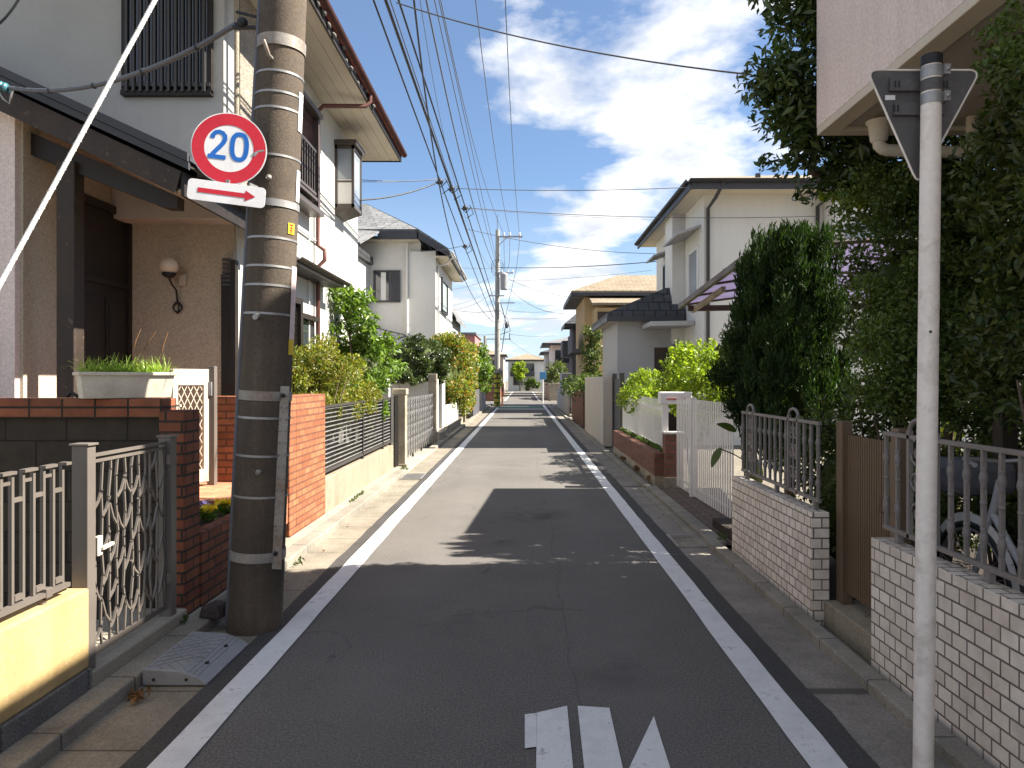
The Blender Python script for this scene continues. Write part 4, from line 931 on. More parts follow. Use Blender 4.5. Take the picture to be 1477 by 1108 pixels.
b = MB().box(-4.85,-3.50,24.22,24.3,6.30,6.56); b.slab([(-3.54,24.22,6.56),(-2.48,24.22,5.92),(-2.48,24.22,5.70),(-3.54,24.22,6.32)], (0,.08,0)); b.box(-2.52,-2.44,24.2,30.75,5.78,5.9); b.build('fascia', M['fascia'], h2)
b = MB().box(-2.96,-2.53,24.35,30.7,5.72,5.75).box(-10,-3.5,24.32,24.8,6.27,6.30); b.build('soffit', M['soffit'], h2)
b = MB(); halfpipe(b, (-2.42,24.2,5.9),(-2.42,30.8,5.9),.06); b.tube([(-2.42,25,5.85),(-2.6,25,5.6),(-2.93,25,5.5),(-2.93,25,.3)],.04,8); b.build('gutter', M['white_al'], h2)
b = MB().tube([(-3.93,24.62,6.2),(-3.93,24.62,2.6)],.045,8); b.build('downpipe', M['grey_w'], h2)
wn = MB().box(-5.10,-5.04,24.72,24.82,4.3,5.3).box(-4.58,-4.53,24.72,24.82,4.3,5.3).box(-5.1,-4.2,24.72,24.82,5.26,5.32).box(-5.1,-4.2,24.72,24.82,4.24,4.30).build('window', M['fascia'], h2)
MB().box(-5.04,-4.58,24.78,24.795,4.3,5.26).build('pane', M['glass'], wn); MB().box(-4.85,-4.68,24.765,24.775,4.3,5.26).build('curtain', M['curtain'], wn)
b = MB(); b.box(-4.53,-4.2,24.70,24.78,4.3,5.26)
for i in range(6): b.box(-4.5+i*.05,-4.48+i*.05,24.68,24.70,4.3,5.26)
b.build('shutter', M['dgrey'], wn)
wn = MB().box(-2.98,-2.90,26.2,26.3,4.1,5.3).box(-2.98,-2.90,28.0,28.1,4.1,5.3).box(-2.98,-2.90,26.3,28.0,5.2,5.3).box(-2.98,-2.90,26.3,28.0,4.05,4.15).build('window', M['fascia'], h2)
MB().box(-2.975,-2.95,26.3,28.0,4.15,5.2).build('pane', M['frosted'], wn)
b = MB(); b.slab([(-9,24.75,4.3),(-2.9,24.75,2.75),(-2.7,23.3,2.35),(-2.75,22.8,2.3),(-9,22.8,3.9)], (0,0,.1)); b.build('lower_roof', M['roof_dark'], h2)
MB().box(-9,-3.1,23.4,24.7,-.02,2.4).build('ground_floor_wall', M['beige'], h2)
MB().box(-4.3,-3.6,23.38,23.42,.6,2.1).build('window', M['glass'], h2)
h3 = thing('gabled_house', 'narrow grey gabled house just behind the white house', 'house', (-5, 33.5, 0))
MB().box(-8,-3.2,32.3,37,-.02,4.4).build('walls', M['mgrey'], h3)
b = MB(); b.slab([(-2.95,32.0,4.2),(-2.95,37.2,4.2),(-4.6,37.2,7.0),(-4.6,32.0,7.0)], (0,0,.12)); b.slab([(-8,32.0,4.2),(-8,37.2,4.2),(-4.6,37.2,7.0),(-4.6,32.0,7.0)], (0,0,.12)); b.build('roof', M['roof_slate'], h3)
MB().slab([(-8,32.3,4.4),(-3.2,32.3,4.4),(-4.6,32.3,6.85)], (0,4.5,0)).build('gable', M['mgrey'], h3)
h4 = thing('red_house', 'distant dusty red building peeping above the photinia hedge', 'house', (-7, 62, 0))
MB().box(-12,-4.0,60,68,0,5.3).build('walls', M['red_roof'], h4); MB().box(-12.2,-3.9,59.8,68,5.3,5.5).build('roof', M['roof_slate'], h4)
# ------------------------------------------------------------------ right side: walls, gates, railings
def tilewall(label, y0, y1, z1):
    w = thing('tiled_wall', label, 'wall', (1.98,(y0+y1)/2,0))
    MB().box(1.91,2.03,y0,y1,-.03,z1).build('tiles', M['tile'], w, bevel=.003); return w
tilewall('cream tiled low wall closest to the viewer behind the white sign pole', -4, 4.0, .735)
tilewall('cream tiled low wall between the brown gate and the white picket gate', 4.83, 6.67, .72)
MB_ = MB().box(1.99,2.6,4.0,4.83,-.03,.14); tag(MB_.build('gate_step', M['concrete'], bevel=.008), 'concrete step beneath the brown slatted gate', 'step')
gt = thing('brown_gate', 'bronze brown vertical slat gate between two cream tiled walls', 'gate', (2.12, 4.4, .14))
for y in (4.775, 4.06): MB().box(2.07,2.14,y-.045,y+.045,.14,1.33).build('gate_post', M['brown_gate'], gt, bevel=.003)
b = MB(); y = 4.09
while y < 4.72: b.box(2.095,2.115,y,y+.017,.22,1.245); y += .0295
b.build('slats', M['brown_gate'], gt)
MB().box(2.115,2.125,4.10,4.73,.24,1.22).build('backing', M['wood_black'], gt)
b = MB().box(2.085,2.10,4.18,4.23,.84,.95).tube([(2.085,4.2,.93),(2.05,4.2,.92),(2.05,4.2,.84),(2.085,4.2,.83)],.006,6); b.build('handle', M['yellow_tape'] if False else M['brown_gate'], gt)
b = MB().tube([(2.09+.03*math.cos(k*.6), 4.45-k*.012, .2+.03*math.sin(k*.9)) for k in range(24)], .004, 5); b.build('chain', M['brown_gate'], gt)
# cast railing
def railing(label, y0, y1, panels, zb, zt, loc):
    f = thing('cast_railing', label, 'railing', loc); X = 1.985
    b = MB().box(X-.012,X+.012,y0,y1,zt-.022,zt).box(X-.012,X+.012,y0,y1,zb,zb+.024); b.build('rails', M['iron'], f, bevel=.002)
    y = y1-.02; n = 0
    while y > y0 and n < 60:
        n += 1; b = MB()
        if not any(p0-.03 < y < p1+.03 for p0, p1 in panels):
            b.box(X-.009,X+.009,y-.009,y+.009,zb+.024,zt-.022)
            for zc in (zb+.13, zt-.14):
                s = 1 if zc < (zb+zt)/2 else -1
                b.lathe((X,y,zc-.05),[(.009,0),(.014,.006),(.011,.016),(.017,.035),(.0185,.05),(.015,.068),(.010,.078),(.014,.088),(.014,.094),(.009,.10)],10)
            b.lathe((X,y,zt-.26),[(.010,0),(.015,.006),(.015,.014),(.010,.02)],8)
            b.build('baluster', M['iron'], f)
        y -= .12
    for p0, p1 in panels:
        b = MB(); pm = (p0+p1)/2; hw = (p1-p0)/2
        for yy in (p0,p1): b.box(X-.012,X+.012,yy-.012,yy+.012,zb,zt+.02)
        b.tube([(X,pm+hw*math.cos(a),zt+.02+hw*.55*math.sin(a)) for a in [math.pi*i/10 for i in range(11)]], .012, 8)
        for zc, s in ((zb+.14,1),(zb+.30,-1),(zt-.10,-1),(zt-.24,1)):
            for q in (-1,1):
                b.tube([(X,pm+q*hw*(.42+.5*(1-t/14)*math.cos(t*.62)), zc+s*.055*(1-t/18)*math.sin(t*.62)) for t in range(13)], .007, 6)
        b.tube([(X,pm,zb+.03),(X,pm,zt)], .008, 6); b.build('scroll_panel', M['iron'], f)
    for y in np.arange(y1-.15, y0, -.75): MB().box(X-.014,X+.014,y-.02,y+.02,.70,zb).build('foot', M['iron'], f)
    return f
railing('grey cast railing with scroll panel on the nearest tiled wall', .6, 4.0, [(3.50,3.74)], .785, 1.318, (1.985,2.3,.735))
railing('grey cast railing with two scroll panels on the tiled wall beside the brown gate', 4.87, 6.6, [(5.26,5.44),(6.28,6.44)], .775, 1.318, (1.985,5.7,.72))
# bicycle behind the near railing
bk = thing('bicycle', 'parked bicycle with pale mudguards behind the near railing', 'bicycle', (2.5, 3.45, .15))
BX = 2.45
for yc, nm in ((3.98,'wheel'),(2.92,'wheel')):
    b = MB().tube([(BX,yc+.33*math.cos(a),.48+.33*math.sin(a)) for a in [2*math.pi*i/32 for i in range(33)]], .018, 8, caps=False); wh = b.build(nm, M['black'], bk)
    b = MB().tube([(BX,yc+.305*math.cos(a),.48+.305*math.sin(a)) for a in [2*math.pi*i/32 for i in range(33)]], .010, 6, caps=False)
    for i in range(18): a = 2*math.pi*i/18; b.tube([(BX,yc,.48),(BX,yc+.30*math.cos(a),.48+.30*math.sin(a))], .0018, 4)
    b.lathe((BX-.04,yc,.48),[(.02,0),(.02,.08)],10,(1,0,0)); b.build('rim', M['galv'], wh)
    b = MB(); pts = [(yc+.365*math.cos(a),.48+.365*math.sin(a)) for a in [R(q) for q in range(-10 if yc < 3.5 else 40, 200 if yc < 3.5 else 190, 10)]]
    for (ya, za), (yb, zb) in zip(pts, pts[1:]): b.bar((BX,ya,za),(BX,yb,zb),.055,.006,(1,0,0))
    b.build('mudguard', M['white_al'], bk)
b = MB()
for p, q, r in (((3.78,.98),(3.98,.48),.016),((3.80,.90),(3.35,.46),.018),((3.80,.90),(3.74,1.08),.02),((3.20,.92),(3.35,.46),.018),((3.22,.88),(2.92,.48),.012),((3.35,.46),(2.92,.48),.013)): b.tube([(BX,p[0],p[1]),(BX,q[0],q[1])], r, 8)
b.build('bicycle_frame', M['mgrey'], bk)
b = MB().tube([(BX,3.74,1.06),(BX,3.74,1.18),(BX-.22,3.68,1.2),(BX-.28,3.5,1.19)],.012,8).tube([(BX,3.74,1.18),(BX+.22,3.68,1.2),(BX+.28,3.5,1.19)],.012,8); b.build('handlebar', M['galv'], bk)
MB().ball((BX,3.18,1.0),.09,.14,.045).build('saddle', M['black'], bk)
MB().box(BX-.17,BX+.17,3.84,4.12,.98,1.17).build('basket', M['dgrey'], bk, bevel=.05)
MB().box(BX-.005,BX+.03,3.28,3.42,.40,.53).build('crank', M['galv'], bk)
# sign pole
PX0, PY0 = 1.625, 2.96
sp = thing('stop_sign_pole', 'white painted steel sign pole with triangular sign seen from behind', 'sign', (PX0, PY0, 0))
tp = Vector((PX0+.035, PY0, 2.905)); bt = Vector((PX0-.0, PY0, -.02))
MB().tube([bt, bt.lerp(tp,.3), bt.lerp(tp,.7), tp], .0385, 28).build('pole', M['white_paint'], sp)
MB().tube([tp-Vector((0,0,.03)), tp+Vector((0,0,.012))], .0405, 28).build('pole_cap', M['black'], sp)
fb = frame_at(tp+Vector((0,.062,-.02)), R(-6), R(-2.5))
def tri_pts(f, w, h, r, z):
    cs = [(-w/2,0),(w/2,0),(0,-h)]; o = []
    for i in range(3):
        c = Vector(cs[i]); a = (Vector(cs[i-1])-c).normalized(); d = (Vector(cs[(i+1)%3])-c).normalized()
        for k in range(6):
            t = k/5; q = c+(a*(1-t)**2+d*t**2)*r*1.6 ; o.append(f(q.x,q.y,z))
    return o[::-1]
W3, H3 = .445, .47
b = MB(); b.slab(tri_pts(fb,W3,H3,.03,.0), fb(0,0,-.004)-fb(0,0,0)); sb = b.build('sign_plate', M['sign_back'], sp)
b = MB(); q = tri_pts(fb,W3+.004,H3+.006,.03,.001); b.tube(q+[q[0]], .0045, 6, caps=False); b.build('rim', M['white_paint'], sb)
b = MB()
for z in (-.065,-.165): b.add([fb(-.135,z-.028,.004),fb(.105-.2*(z < -.1)*.6,z-.028,.004),fb(.105-.2*(z < -.1)*.6,z+.028,.004),fb(-.135,z+.028,.004)], [(0,1,2,3)]); b.obox(fb(-.015,z,.012), fb(1,0,0)-fb(0,0,0), fb(0,1,0)-fb(0,0,0), fb(0,0,1)-fb(0,0,0), .24 if z > -.1 else .20, .052, .012)
b.build('channel', M['sign_back'], sp)
b = MB()
for z in (-.065,-.165):
    for x in (-.115,-.10,.075,.088):
        if z < -.1 and x > 0: continue
        b.obox(fb(x,z,.019), fb(1,0,0)-fb(0,0,0), (0,0,1), fb(0,0,1)-fb(0,0,0), .006, .028, .003)
b.build('slot', M['black'], sp)
for z in (-.058,-.165):
    c = tp+Vector((-.0,0,z)); b = MB().tube([c-Vector((0,0,.022)), c+Vector((0,0,.022))], .0418, 28).box(c.x+.028,c.x+.052,c.y-.045,c.y-.03,c.z-.02,c.z+.02).box(c.x+.03,c.x+.05,c.y-.03,c.y+.05,c.z-.016,c.z+.016); b.ball((c.x+.04,c.y-.047,c.z),.009,n=8,m=6); b.build('clamp', M['galv'], sp)
c = tp+Vector((0,0,-.112)); MB().tube([c-Vector((0,0,.024)), c+Vector((0,0,.024))], .0412, 28).build('clamp', M['sign_back'], sp)
MB().obox(fb(-.128,-.115,.003), fb(1,0,0)-fb(0,0,0), (0,0,1), fb(0,0,1)-fb(0,0,0), .04,.02,.002).build('sticker', M['sign_w'], sp)
g1 = bt.lerp(tp, .62); MB().ball((g1.x-.012,g1.y-.0375,g1.z),.006,.003,.006).build('sticker', L['weed'], sp)
# near house on the right with cantilevered upper storey
h5 = thing('overhang_house', 'pinkish white house whose upper storey overhangs above the triangular sign', 'house', (5, 2, 0))
hx, hy, hz = 2.2, 5.46, 3.43
MB().box(hx,9,-3,hy,hz+.06,4.62).build('upper_wall', M['stucco_pink'], h5)
MB().box(hx-.0,hx+.14,-3,hy,hz,hz+.06).box(hx+.14,9,hy-.12,hy,hz,hz+.06).build('edge_band', M['soffit'], h5, bevel=.006)
MB().box(hx+.14,9,-3,hy-.12,hz+.03,hz+.058).build('soffit', surf('grey_textured_soffit',(.42,.385,.34),.95,.06,2,.12,90,.8,120), h5)
MB().box(3.55,9,4.35,hy,4.62,6.9).build('added_shade_tower', M['stucco_pink'], h5)  # unseen taller block, added to shade the utility pole across the street
MB().box(4.3,9,-3,4.35,4.62,6.2).build('main_wall', M['stucco_pink'], h5)
MB().box(3.35,9.2,4.2,hy+.12,6.9,7.05).box(4.1,9.2,-3.2,4.2,6.2,6.34).build('roof', M['roof_dark'], h5)  # includes the slab over the added shade block
MB().box(3.95,9,-3,hy-.05,-.02,hz+.03).build('lower_wall', M['stucco_pink'], h5)
px = 2.50; b = MB().lathe((px,5.12,3.27),[(.045,0),(.058,.012),(.072,.13),(.085,.135),(.085,.15)],16).tube([(px,5.12,3.28),(px,5.12,3.25),(px+.03,5.12,3.225),(px+.06,5.12,3.215),(3.08,5.12,3.20),(3.12,5.12,3.21),(3.15,5.12,3.24)],.042,12)
b.tube([(3.15,5.12,3.2),(3.15,5.12,3.45)],.035,10); b.build('drain_pipe', M['soffit'], h5)
# white slatted gate property
gt = thing('picket_gate', 'tall white vertical slat gate beside the brick mailbox pillar', 'gate', (2.25, 9.3, .03))
b = MB(); n = 29
for i in range(n):
    y = 8.0+i*(2.6/(n-1)); x = 2.30-.06*(i/(n-1)); b.box(x-.003,x+.003,y-.028,y+.028,.06,1.34)
b.build('slats', M['white_al'], gt)
b = MB().bar((2.325,7.97,1.2),(2.265,10.63,1.2),.02,.03).bar((2.325,7.97,.16),(2.265,10.63,.16),.02,.03); b.build('rails', M['white_al'], gt)
MB().box(2.24,2.32,9.75,9.83,.03,1.36).build('gate_post', M['white_al'], gt)
mb = thing('mailbox', 'white mailbox on the red brick gate pillar', 'mailbox', (2.2, 10.9, 1.2))
MB().box(2.03,2.50,10.78,11.0,1.24,1.42).build('box', M['white_al'], mb, bevel=.015); MB().box(2.12,2.4,10.77,10.78,1.30,1.33).build('slot', M['red_roof'], mb); MB().box(2.07,2.14,10.82,10.9,.82,1.24).build('stand', M['white_al'], mb)
w = thing('brick_gate_pillar', 'low red brick pillar at the end of the white slat gate', 'pillar', (2.2,10.9,0)); MB().box(2.10,2.36,10.75,11.0,.0,.80).build('shaft', M['brick_low'], w, bevel=.008); MB().box(2.08,2.38,10.73,11.02,.80,.83).build('cap', M['cream'], w)
MB().box(2.09,2.36,10.74,11.01,.0,.16).build('plinth', M['stone'], w)
w = thing('brick_planter_wall', 'low mossy red brick wall under the white picket fence', 'wall', (2.0,13.3,0)); MB().box(1.96,2.12,10.9,15.9,.16,.50).build('brickwork', M['brick_low'], w, bevel=.008); MB().box(1.965,2.12,10.9,15.9,-.02,.16).build('plinth', M['stone'], w)
f = thing('picket_fence', 'white picket fence behind the low mossy brick wall', 'fence', (2.16,13.3,.4))
b = MB()
for i in range(62): y = 10.95+i*.08; b.box(2.155,2.16,y-.018,y+.018,.40,1.30)
b.build('pickets', M['white_al'], f); b = MB().box(2.17,2.20,10.9,15.9,1.12,1.17).box(2.17,2.20,10.9,15.9,.52,.57).box(2.12,2.17,10.90,10.94,.1,1.36); b.build('rails', M['white_al'], f)
o = tag(leaves('ivy', L['weed'], None, [(2.13,11+i*.25,.53,.05,.14,.045) for i in range(20)], 900, .05, .6, 81, up=.4), 'ivy fringe growing along top of the mossy brick wall', 'plant')
# carport
cp = thing('carport', 'brown framed carport with curved violet polycarbonate roof', 'carport', (3.5, 9, 0))
def cr(s):
    x = 2.30+s*3.2; return x, 2.70+.16*math.sin(s*math.pi)
pv = [i/8 for i in range(9)]; Y0, Y1 = 7.6, 10.7; ny = 4
b = MB()
for j in range(ny):
    ya = Y0+(Y1-Y0)*j/ny+.02; yb = Y0+(Y1-Y0)*(j+1)/ny-.02
    for s0, s1 in zip(pv, pv[1:]):
        (xa,za),(xb,zb) = cr(s0), cr(s1); ka, kb = (10.7-ya)*.065, (10.7-yb)*.065; b.add([(xa,ya,za+ka),(xb,ya,zb+ka),(xb,yb,zb+kb),(xa,yb,za+kb),(xa,ya,za+ka+.006),(xb,ya,zb+ka+.006),(xb,yb,zb+kb+.006),(xa,yb,za+kb+.006)], [(3,2,1,0),(4,5,6,7)], True)
b.build('roof_panels', M['poly'], cp)
b = MB()
for j in range(ny+1):
    y = Y0+(Y1-Y0)*j/ny; b.tube([(cr(s)[0],y,cr(s)[1]+(10.7-y)*.065) for s in pv], .03, 6)
for s in (0,.33,.66,1): x, z = cr(s); b.bar((x,Y0,z-.02+.18),(x,Y1,z-.02),.05,.07)
b.build('ribs', M['canopy_frame'], cp)
for y in (8.4,10.4): MB().box(5.3,5.4,y-.05,y+.05,0,2.78).build('post', M['canopy_frame'], cp)
b = MB().bar((5.35,10.4,2.66),(2.35,10.4,2.62),.06,.08); b.build('beam', M['canopy_frame'], cp); MB().bar((2.45,10.55,2.60),(2.42,8.8,2.70),.05,.06).build('gutter', M['stone'], cp)
# cream house
h6 = thing('cream_house', 'large cream two storey house with dark gutters behind the juniper', 'house', (8, 21, 0))
CXf, CYf = 4.46, 18.0
MB().box(CXf,16,CYf,24.4,-.02,6.3).build('walls', M['cream'], h6)
MB().box(7.4,16,CYf-.6,CYf,-.02,6.2).build('front_bay', M['cream'], h6)
MB().box(CXf-.35,CXf,20.1,21.1,2.6,6.2).build('side_bay', M['cream'], h6)
ez = 6.27
b = MB().slab([(3.95,17.2,ez),(3.95,25.1,ez),(6.6,23.0,6.95),(6.6,19.4,6.95)], (0,0,.1)).slab([(3.95,17.2,ez),(6.6,19.4,6.95),(14,19.4,6.95),(17,17.2,ez)], (0,0,.1)).slab([(3.95,25.1,ez),(6.6,23,6.95),(14,23,6.95),(17,25.1,ez)], (0,0,.1)).slab([(6.6,19.4,6.95),(6.6,23,6.95),(14,23,6.95),(14,19.4,6.95)], (0,0,.1)); b.build('roof', M['roof_brown'], h6)
MB().box(3.97,16.8,17.22,25.08,ez-.10,ez-.06).build('soffit', M['soffit'], h6)
b = MB().box(3.93,3.97,17.2,25.1,ez-.16,ez+.02).box(3.97,17,17.18,17.22,ez-.16,ez+.02); b.build('fascia', M['fascia'], h6)
b = MB(); halfpipe(b,(3.90,17.1,ez+.06),(3.90,25.15,ez+.03),.075); halfpipe(b,(3.9,17.12,ez+.06),(17,17.12,ez+.06),.075)
b.tube([(4.72,17.14,ez),(4.6,17.4,ez-.3),(4.55,17.94,ez-.45),(4.55,17.94,.2)],.045,8); b.tube([(7.32,17.14,ez),(7.3,17.3,ez-.3),(7.25,17.94,ez-.4),(7.25,17.94,.2)],.045,8); b.build('gutter', M['fascia'], h6)
wn = MB().box(CXf-.04,CXf,18.5,18.58,3.7,5.0).box(CXf-.04,CXf,19.5,19.58,3.7,5.0).box(CXf-.04,CXf,18.58,19.5,4.94,5.0).box(CXf-.04,CXf,18.58,19.5,3.64,3.7).build('window', M['white_al'], h6); MB().box(CXf-.02,CXf-.005,18.58,19.5,3.7,4.94).build('pane', M['glass_l'], wn)
MB().slab([(CXf,18.3,5.45),(CXf-.6,18.3,5.25),(CXf-.6,20.1,5.25),(CXf,20.1,5.45)],(0,0,.06)).build('window_hood', M['mgrey'], h6)
MB().slab([(CXf,21.9,5.5),(CXf-.55,21.9,5.3),(CXf-.55,23.2,5.3),(CXf,23.2,5.5)],(0,0,.06)).build('window_hood', M['mgrey'], h6)
wn = MB().box(CXf-.05,CXf,22.0,22.08,3.7,5.2).box(CXf-.05,CXf,23.0,23.08,3.7,5.2).box(CXf-.05,CXf,22.08,23.0,5.14,5.2).build('window', M['bronze'], h6); MB().box(CXf-.02,CXf-.005,22.08,23.0,3.7,5.14).build('pane', M['glass'], wn)
wn = MB().box(7.6,7.66,17.36,17.40,4.2,5.4).box(10.4,10.46,17.36,17.4,4.2,5.4).box(7.66,10.4,17.36,17.40,5.34,5.4).box(7.66,10.4,17.36,17.40,4.14,4.2).box(9,9.05,17.36,17.4,4.2,5.34).build('window', M['white_al'], h6); MB().box(7.66,10.4,17.385,17.395,4.2,5.34).build('pane', M['glass_l'], wn)
b = MB()
for x,y in ((5.6,17.5),(7.0,17.6)): b.box(x,x+.1,y,y+.1,ez+.12,ez+.3)
b.build('snow_guard', M['fascia'], h6)
# tiled single storey annex and entrance canopy
h7 = thing('tiled_annex', 'single storey grey annex with dark tiled hip roof', 'annex', (3.5, 21.5, 0))
MB().box(2.62,4.44,20.3,24.0,-.02,3.3).build('walls', M['mgrey'], h7)
b = MB().slab([(2.30,19.9,3.32),(4.43,19.9,3.32),(4.43,20.3,4.05),(4.0,20.5,4.07)],(0,0,.12)).slab([(2.30,19.9,3.32),(2.30,24.2,3.32),(4.0,23.4,4.07),(4.0,20.5,4.07)],(0,0,.12)); b.build('roof', M['roof_dark'], h7)
MB().box(2.28,2.34,19.88,24.2,3.2,3.33).box(2.34,4.43,19.88,19.93,3.2,3.33).build('fascia', M['fascia'], h7); MB().box(2.34,4.43,19.93,24.0,3.26,3.29).build('soffit', M['soffit'], h7)
MB().slab([(3.3,18.9,3.0),(4.43,18.9,3.02),(4.43,20.28,3.02),(3.3,20.28,3.0)],(0,0,.12)).build('entrance_canopy', M['mgrey'], h7)
MB().box(3.65,4.3,20.26,20.3,.2,2.5).build('door', M['wood_dark'], h7)
w = tag(MB().box(1.90,2.15,17.4,22.5,.0,1.68).build('beige_wall', M['beige'], bevel=.012), 'plain beige rendered wall slab in front of the tiled annex', 'wall')
gt = thing('dark_gate', 'dark panelled gate beside the beige wall slab', 'gate', (2.2,16.7,0)); MB().box(2.16,2.2,16.1,17.35,.05,1.62).build('gate_leaf', M['dgrey'], gt); MB().box(2.12,2.22,16.0,16.1,.0,1.75).build('gate_post', M['dark_metal'], gt); MB().box(2.12,2.22,17.3,17.39,0,1.75).build('gate_post', M['dark_metal'], gt)
# orange house
h8 = thing('orange_house', 'ochre orange house with brown hip roof beyond the tiled annex', 'house', (7, 40, 0))
MB().box(3.1,14,37.0,43,-.02,5.9).build('walls', M['orange'], h8)
b = MB().slab([(2.4,36.3,5.95),(2.4,43.6,5.95),(5.0,41.0,7.05),(5.0,38.6,7.05)],(0,0,.1)).slab([(2.4,36.3,5.95),(5.0,38.6,7.05),(13,38.6,7.05),(15,36.3,5.95)],(0,0,.1)); b.build('roof', M['roof_brown'], h8)
MB().box(2.38,15,36.28,43.6,5.8,5.96).build('fascia', M['fascia'], h8)
b = MB().slab([(3.3,34.9,5.2),(9,34.9,5.2),(9,37.0,5.75),(3.3,37.0,5.75)],(0,0,.1)); b.build('lower_roof', M['roof_brown'], h8)
MB().box(3.5,9,35.3,37.0,-.02,5.1).build('front_wing', M['orange'], h8); MB().box(3.6,5.0,35.25,35.3,3.9,4.9).build('window', M['wood_dark'], h8)
MB().box(2.5,3.1,37.4,41,3.0,3.2).box(2.5,2.6,37.4,41,3.2,4.0).build('balcony', M['dgrey'], h8)
shrub('climbing_plant', 'dark green creeper hanging beside the orange house', 'plant', (2.9,30,0), L['dark'], clump_ell((2.95,30,2.6),(.35,.6,1.5),26,.3,36), 1600, .16, .5, 82, stems(2.95,30,0,3.5,2,.2,12))
# further houses on the right
def simple_house(nm, label, x0, x1, y0, y1, h, wall, roof, rise=1.2, ov=.5, win=(), bal=None):
    t = thing(nm, label, 'house', ((x0+x1)/2, (y0+y1)/2, 0)); MB().box(x0,x1,y0,y1,-.02,h).build('walls', M[wall], t)
    xm0, xm1, ym = x0+(y1-y0)/2+ov-.5, x1-(y1-y0)/2-ov+.5, (y0+y1)/2
    if xm1 < xm0: xm0 = xm1 = (x0+x1)/2
    A, B_, C_, D = (x0-ov,y0-ov,h),(x1+ov,y0-ov,h),(x1+ov,y1+ov,h),(x0-ov,y1+ov,h); E, Fp = (xm0,ym,h+rise),(xm1,ym,h+rise)
    b = MB().slab([A,B_,Fp,E] if xm1 > xm0 else [A,B_,E],(0,0,.12)).slab([A,E,D],(0,0,.12)).slab([B_,C_,Fp],(0,0,.12)).slab([D,E,Fp,C_] if xm1 > xm0 else [D,E,C_],(0,0,.12)); b.build('roof', M[roof], t)
    MB().box(x0-ov,x1+ov,y0-ov-.02,y0-ov,h-.12,h+.1).box(x0-ov-.02,x0-ov,y0-ov,y1+ov,h-.12,h+.1).build('fascia', M['fascia'], t)
    for (wx0,wx1,wz0,wz1) in win:
        fr = MB().box(wx0-.06,wx0,y0-.04,y0,wz0,wz1).box(wx1,wx1+.06,y0-.04,y0,wz0,wz1).box(wx0-.06,wx1+.06,y0-.04,y0,wz1,wz1+.06).box(wx0-.06,wx1+.06,y0-.06,y0,wz0-.06,wz0).build('window', M['fascia'], t); MB().box(wx0,wx1,y0-.02,y0-.005,wz0,wz1).build('pane', M['glass'], fr)
    if bal: MB().box(*bal).build('balcony', M['dgrey'], t)
    return t
simple_house('grey_house', 'dark grey clad house left of the orange house', 3.0, 8, 44.6, 50.5-3.2, 4.9, 'dgrey', 'roof_dark', 1.6, .5, bal=(2.4,3.0,44.6,46.8,3.0,4.0))
tag(MB().box(2.3,2.9,43.7,46,0,2.0).box(2.2,2.3,32,33.5,0,1.75).build('boundary_wall', M['mgrey'], bevel=.01), 'grey boundary wall below the dark clad house', 'wall')
tag(MB().box(2.0,2.18,24.5,30,0,1.2).build('block_fence', M['brick_low'], bevel=.01), 'low reddish wall past the beige slab', 'wall')
tag(MB().box(1.98,2.1,33,43,0,1.1).build('boundary_wall', M['beige'], bevel=.01), 'long beige boundary wall before the orange house', 'wall')
tag(leaves('hedge', L['weed'], None, clump_box(2.0,2.6,24.5,36,1.0,1.5,60,.3,91), 2600, .13, .5, 92), 'shaggy low hedge above the reddish wall past the beige slab', 'hedge')
simple_house('corner_cream_house', 'distant cream house with overhanging roof past the crossing', 2.7, 12, 70, 77, 5.0, 'cream', 'roof_slate', 1.3, .9, [(3.1,4.4,3.2,4.4),(5.4,6.6,3.2,4.4)], bal=(2.8,6,69.3,70,2.3,3.2))
simple_house('terrace_house', 'distant brown roofed house facing the far end of the road', -2.2, 3.2, 105, 112, 4.4, 'grey_w', 'roof_brown', 1.0, .4, [(-1.6,-.5,2.9,3.9),(.4,1.5,2.9,3.9),(-1.4,-.2,.9,2.0)], bal=(-1.9,1.6,104.4,105,2.1,2.8))
simple_house('tan_house', 'distant tan house behind the orange marker post', -8.5, -2.3, 84, 91, 4.4, 'beige', 'roof_brown', 1.0, .4, [(-3.6,-2.7,2.9,3.8),(-5.6,-4.6,2.9,3.8)], bal=(-4,-2.4,83.5,84,2.0,2.7))
simple_house('pale_house', 'faint white house beyond the crossing near the dusty red building', -16, -8.6, 66, 74, 5.0, 'grey_w', 'roof_slate', 1.4, .5)
simple_house('far_house', 'distant grey house behind the dark clad house', 13, 24, 56, 64, 5.6, 'mgrey', 'roof_dark', 1.6, .6)
simple_house('low_house', 'distant grey house with dark roof beyond the blue sign', 2.5, 9, 82, 89, 4.6, 'mgrey', 'roof_dark', 1.2, .6, [(2.9,3.9,2.9,3.9)])
tag(MB().box(-9,-2.1,55.4,55.6,0,1.25).box(-2.25,-2.1,55.6,80,0,1.25).build('boundary_wall', M['brick_low'], bevel=.01), 'reddish wall past the crossing behind the distant pole', 'wall')
tag(MB().box(2.0,2.15,56,68,0,1.3).box(2.15,8,56,56.15,0,1.3).build('boundary_wall', M['stone'], bevel=.01), 'stained wall past the crossing behind the blue sign', 'wall')
shrub('round_tree', 'small bright green tree at the far end of the street', 'tree', (-.5,104,0), L['lime'], clump_ell((-.5,104.0,2.9),(1.0,.9,1.2),26,.5,37), 1700, .32, .5, 83, [([(-.5,104,0),(-.5,104,2.8)],.09,.04)])
shrub('dark_tree', 'dark round tree over the stained wall past the crossing', 'tree', (2.7,62,0), L['dark'], clump_ell((2.7,62,2.1),(.7,3.5,1.0),40,.45,38), 2200, .25, .5, 84, [([(2.7,62,0),(2.7,62,2.0)],.09,.04)])
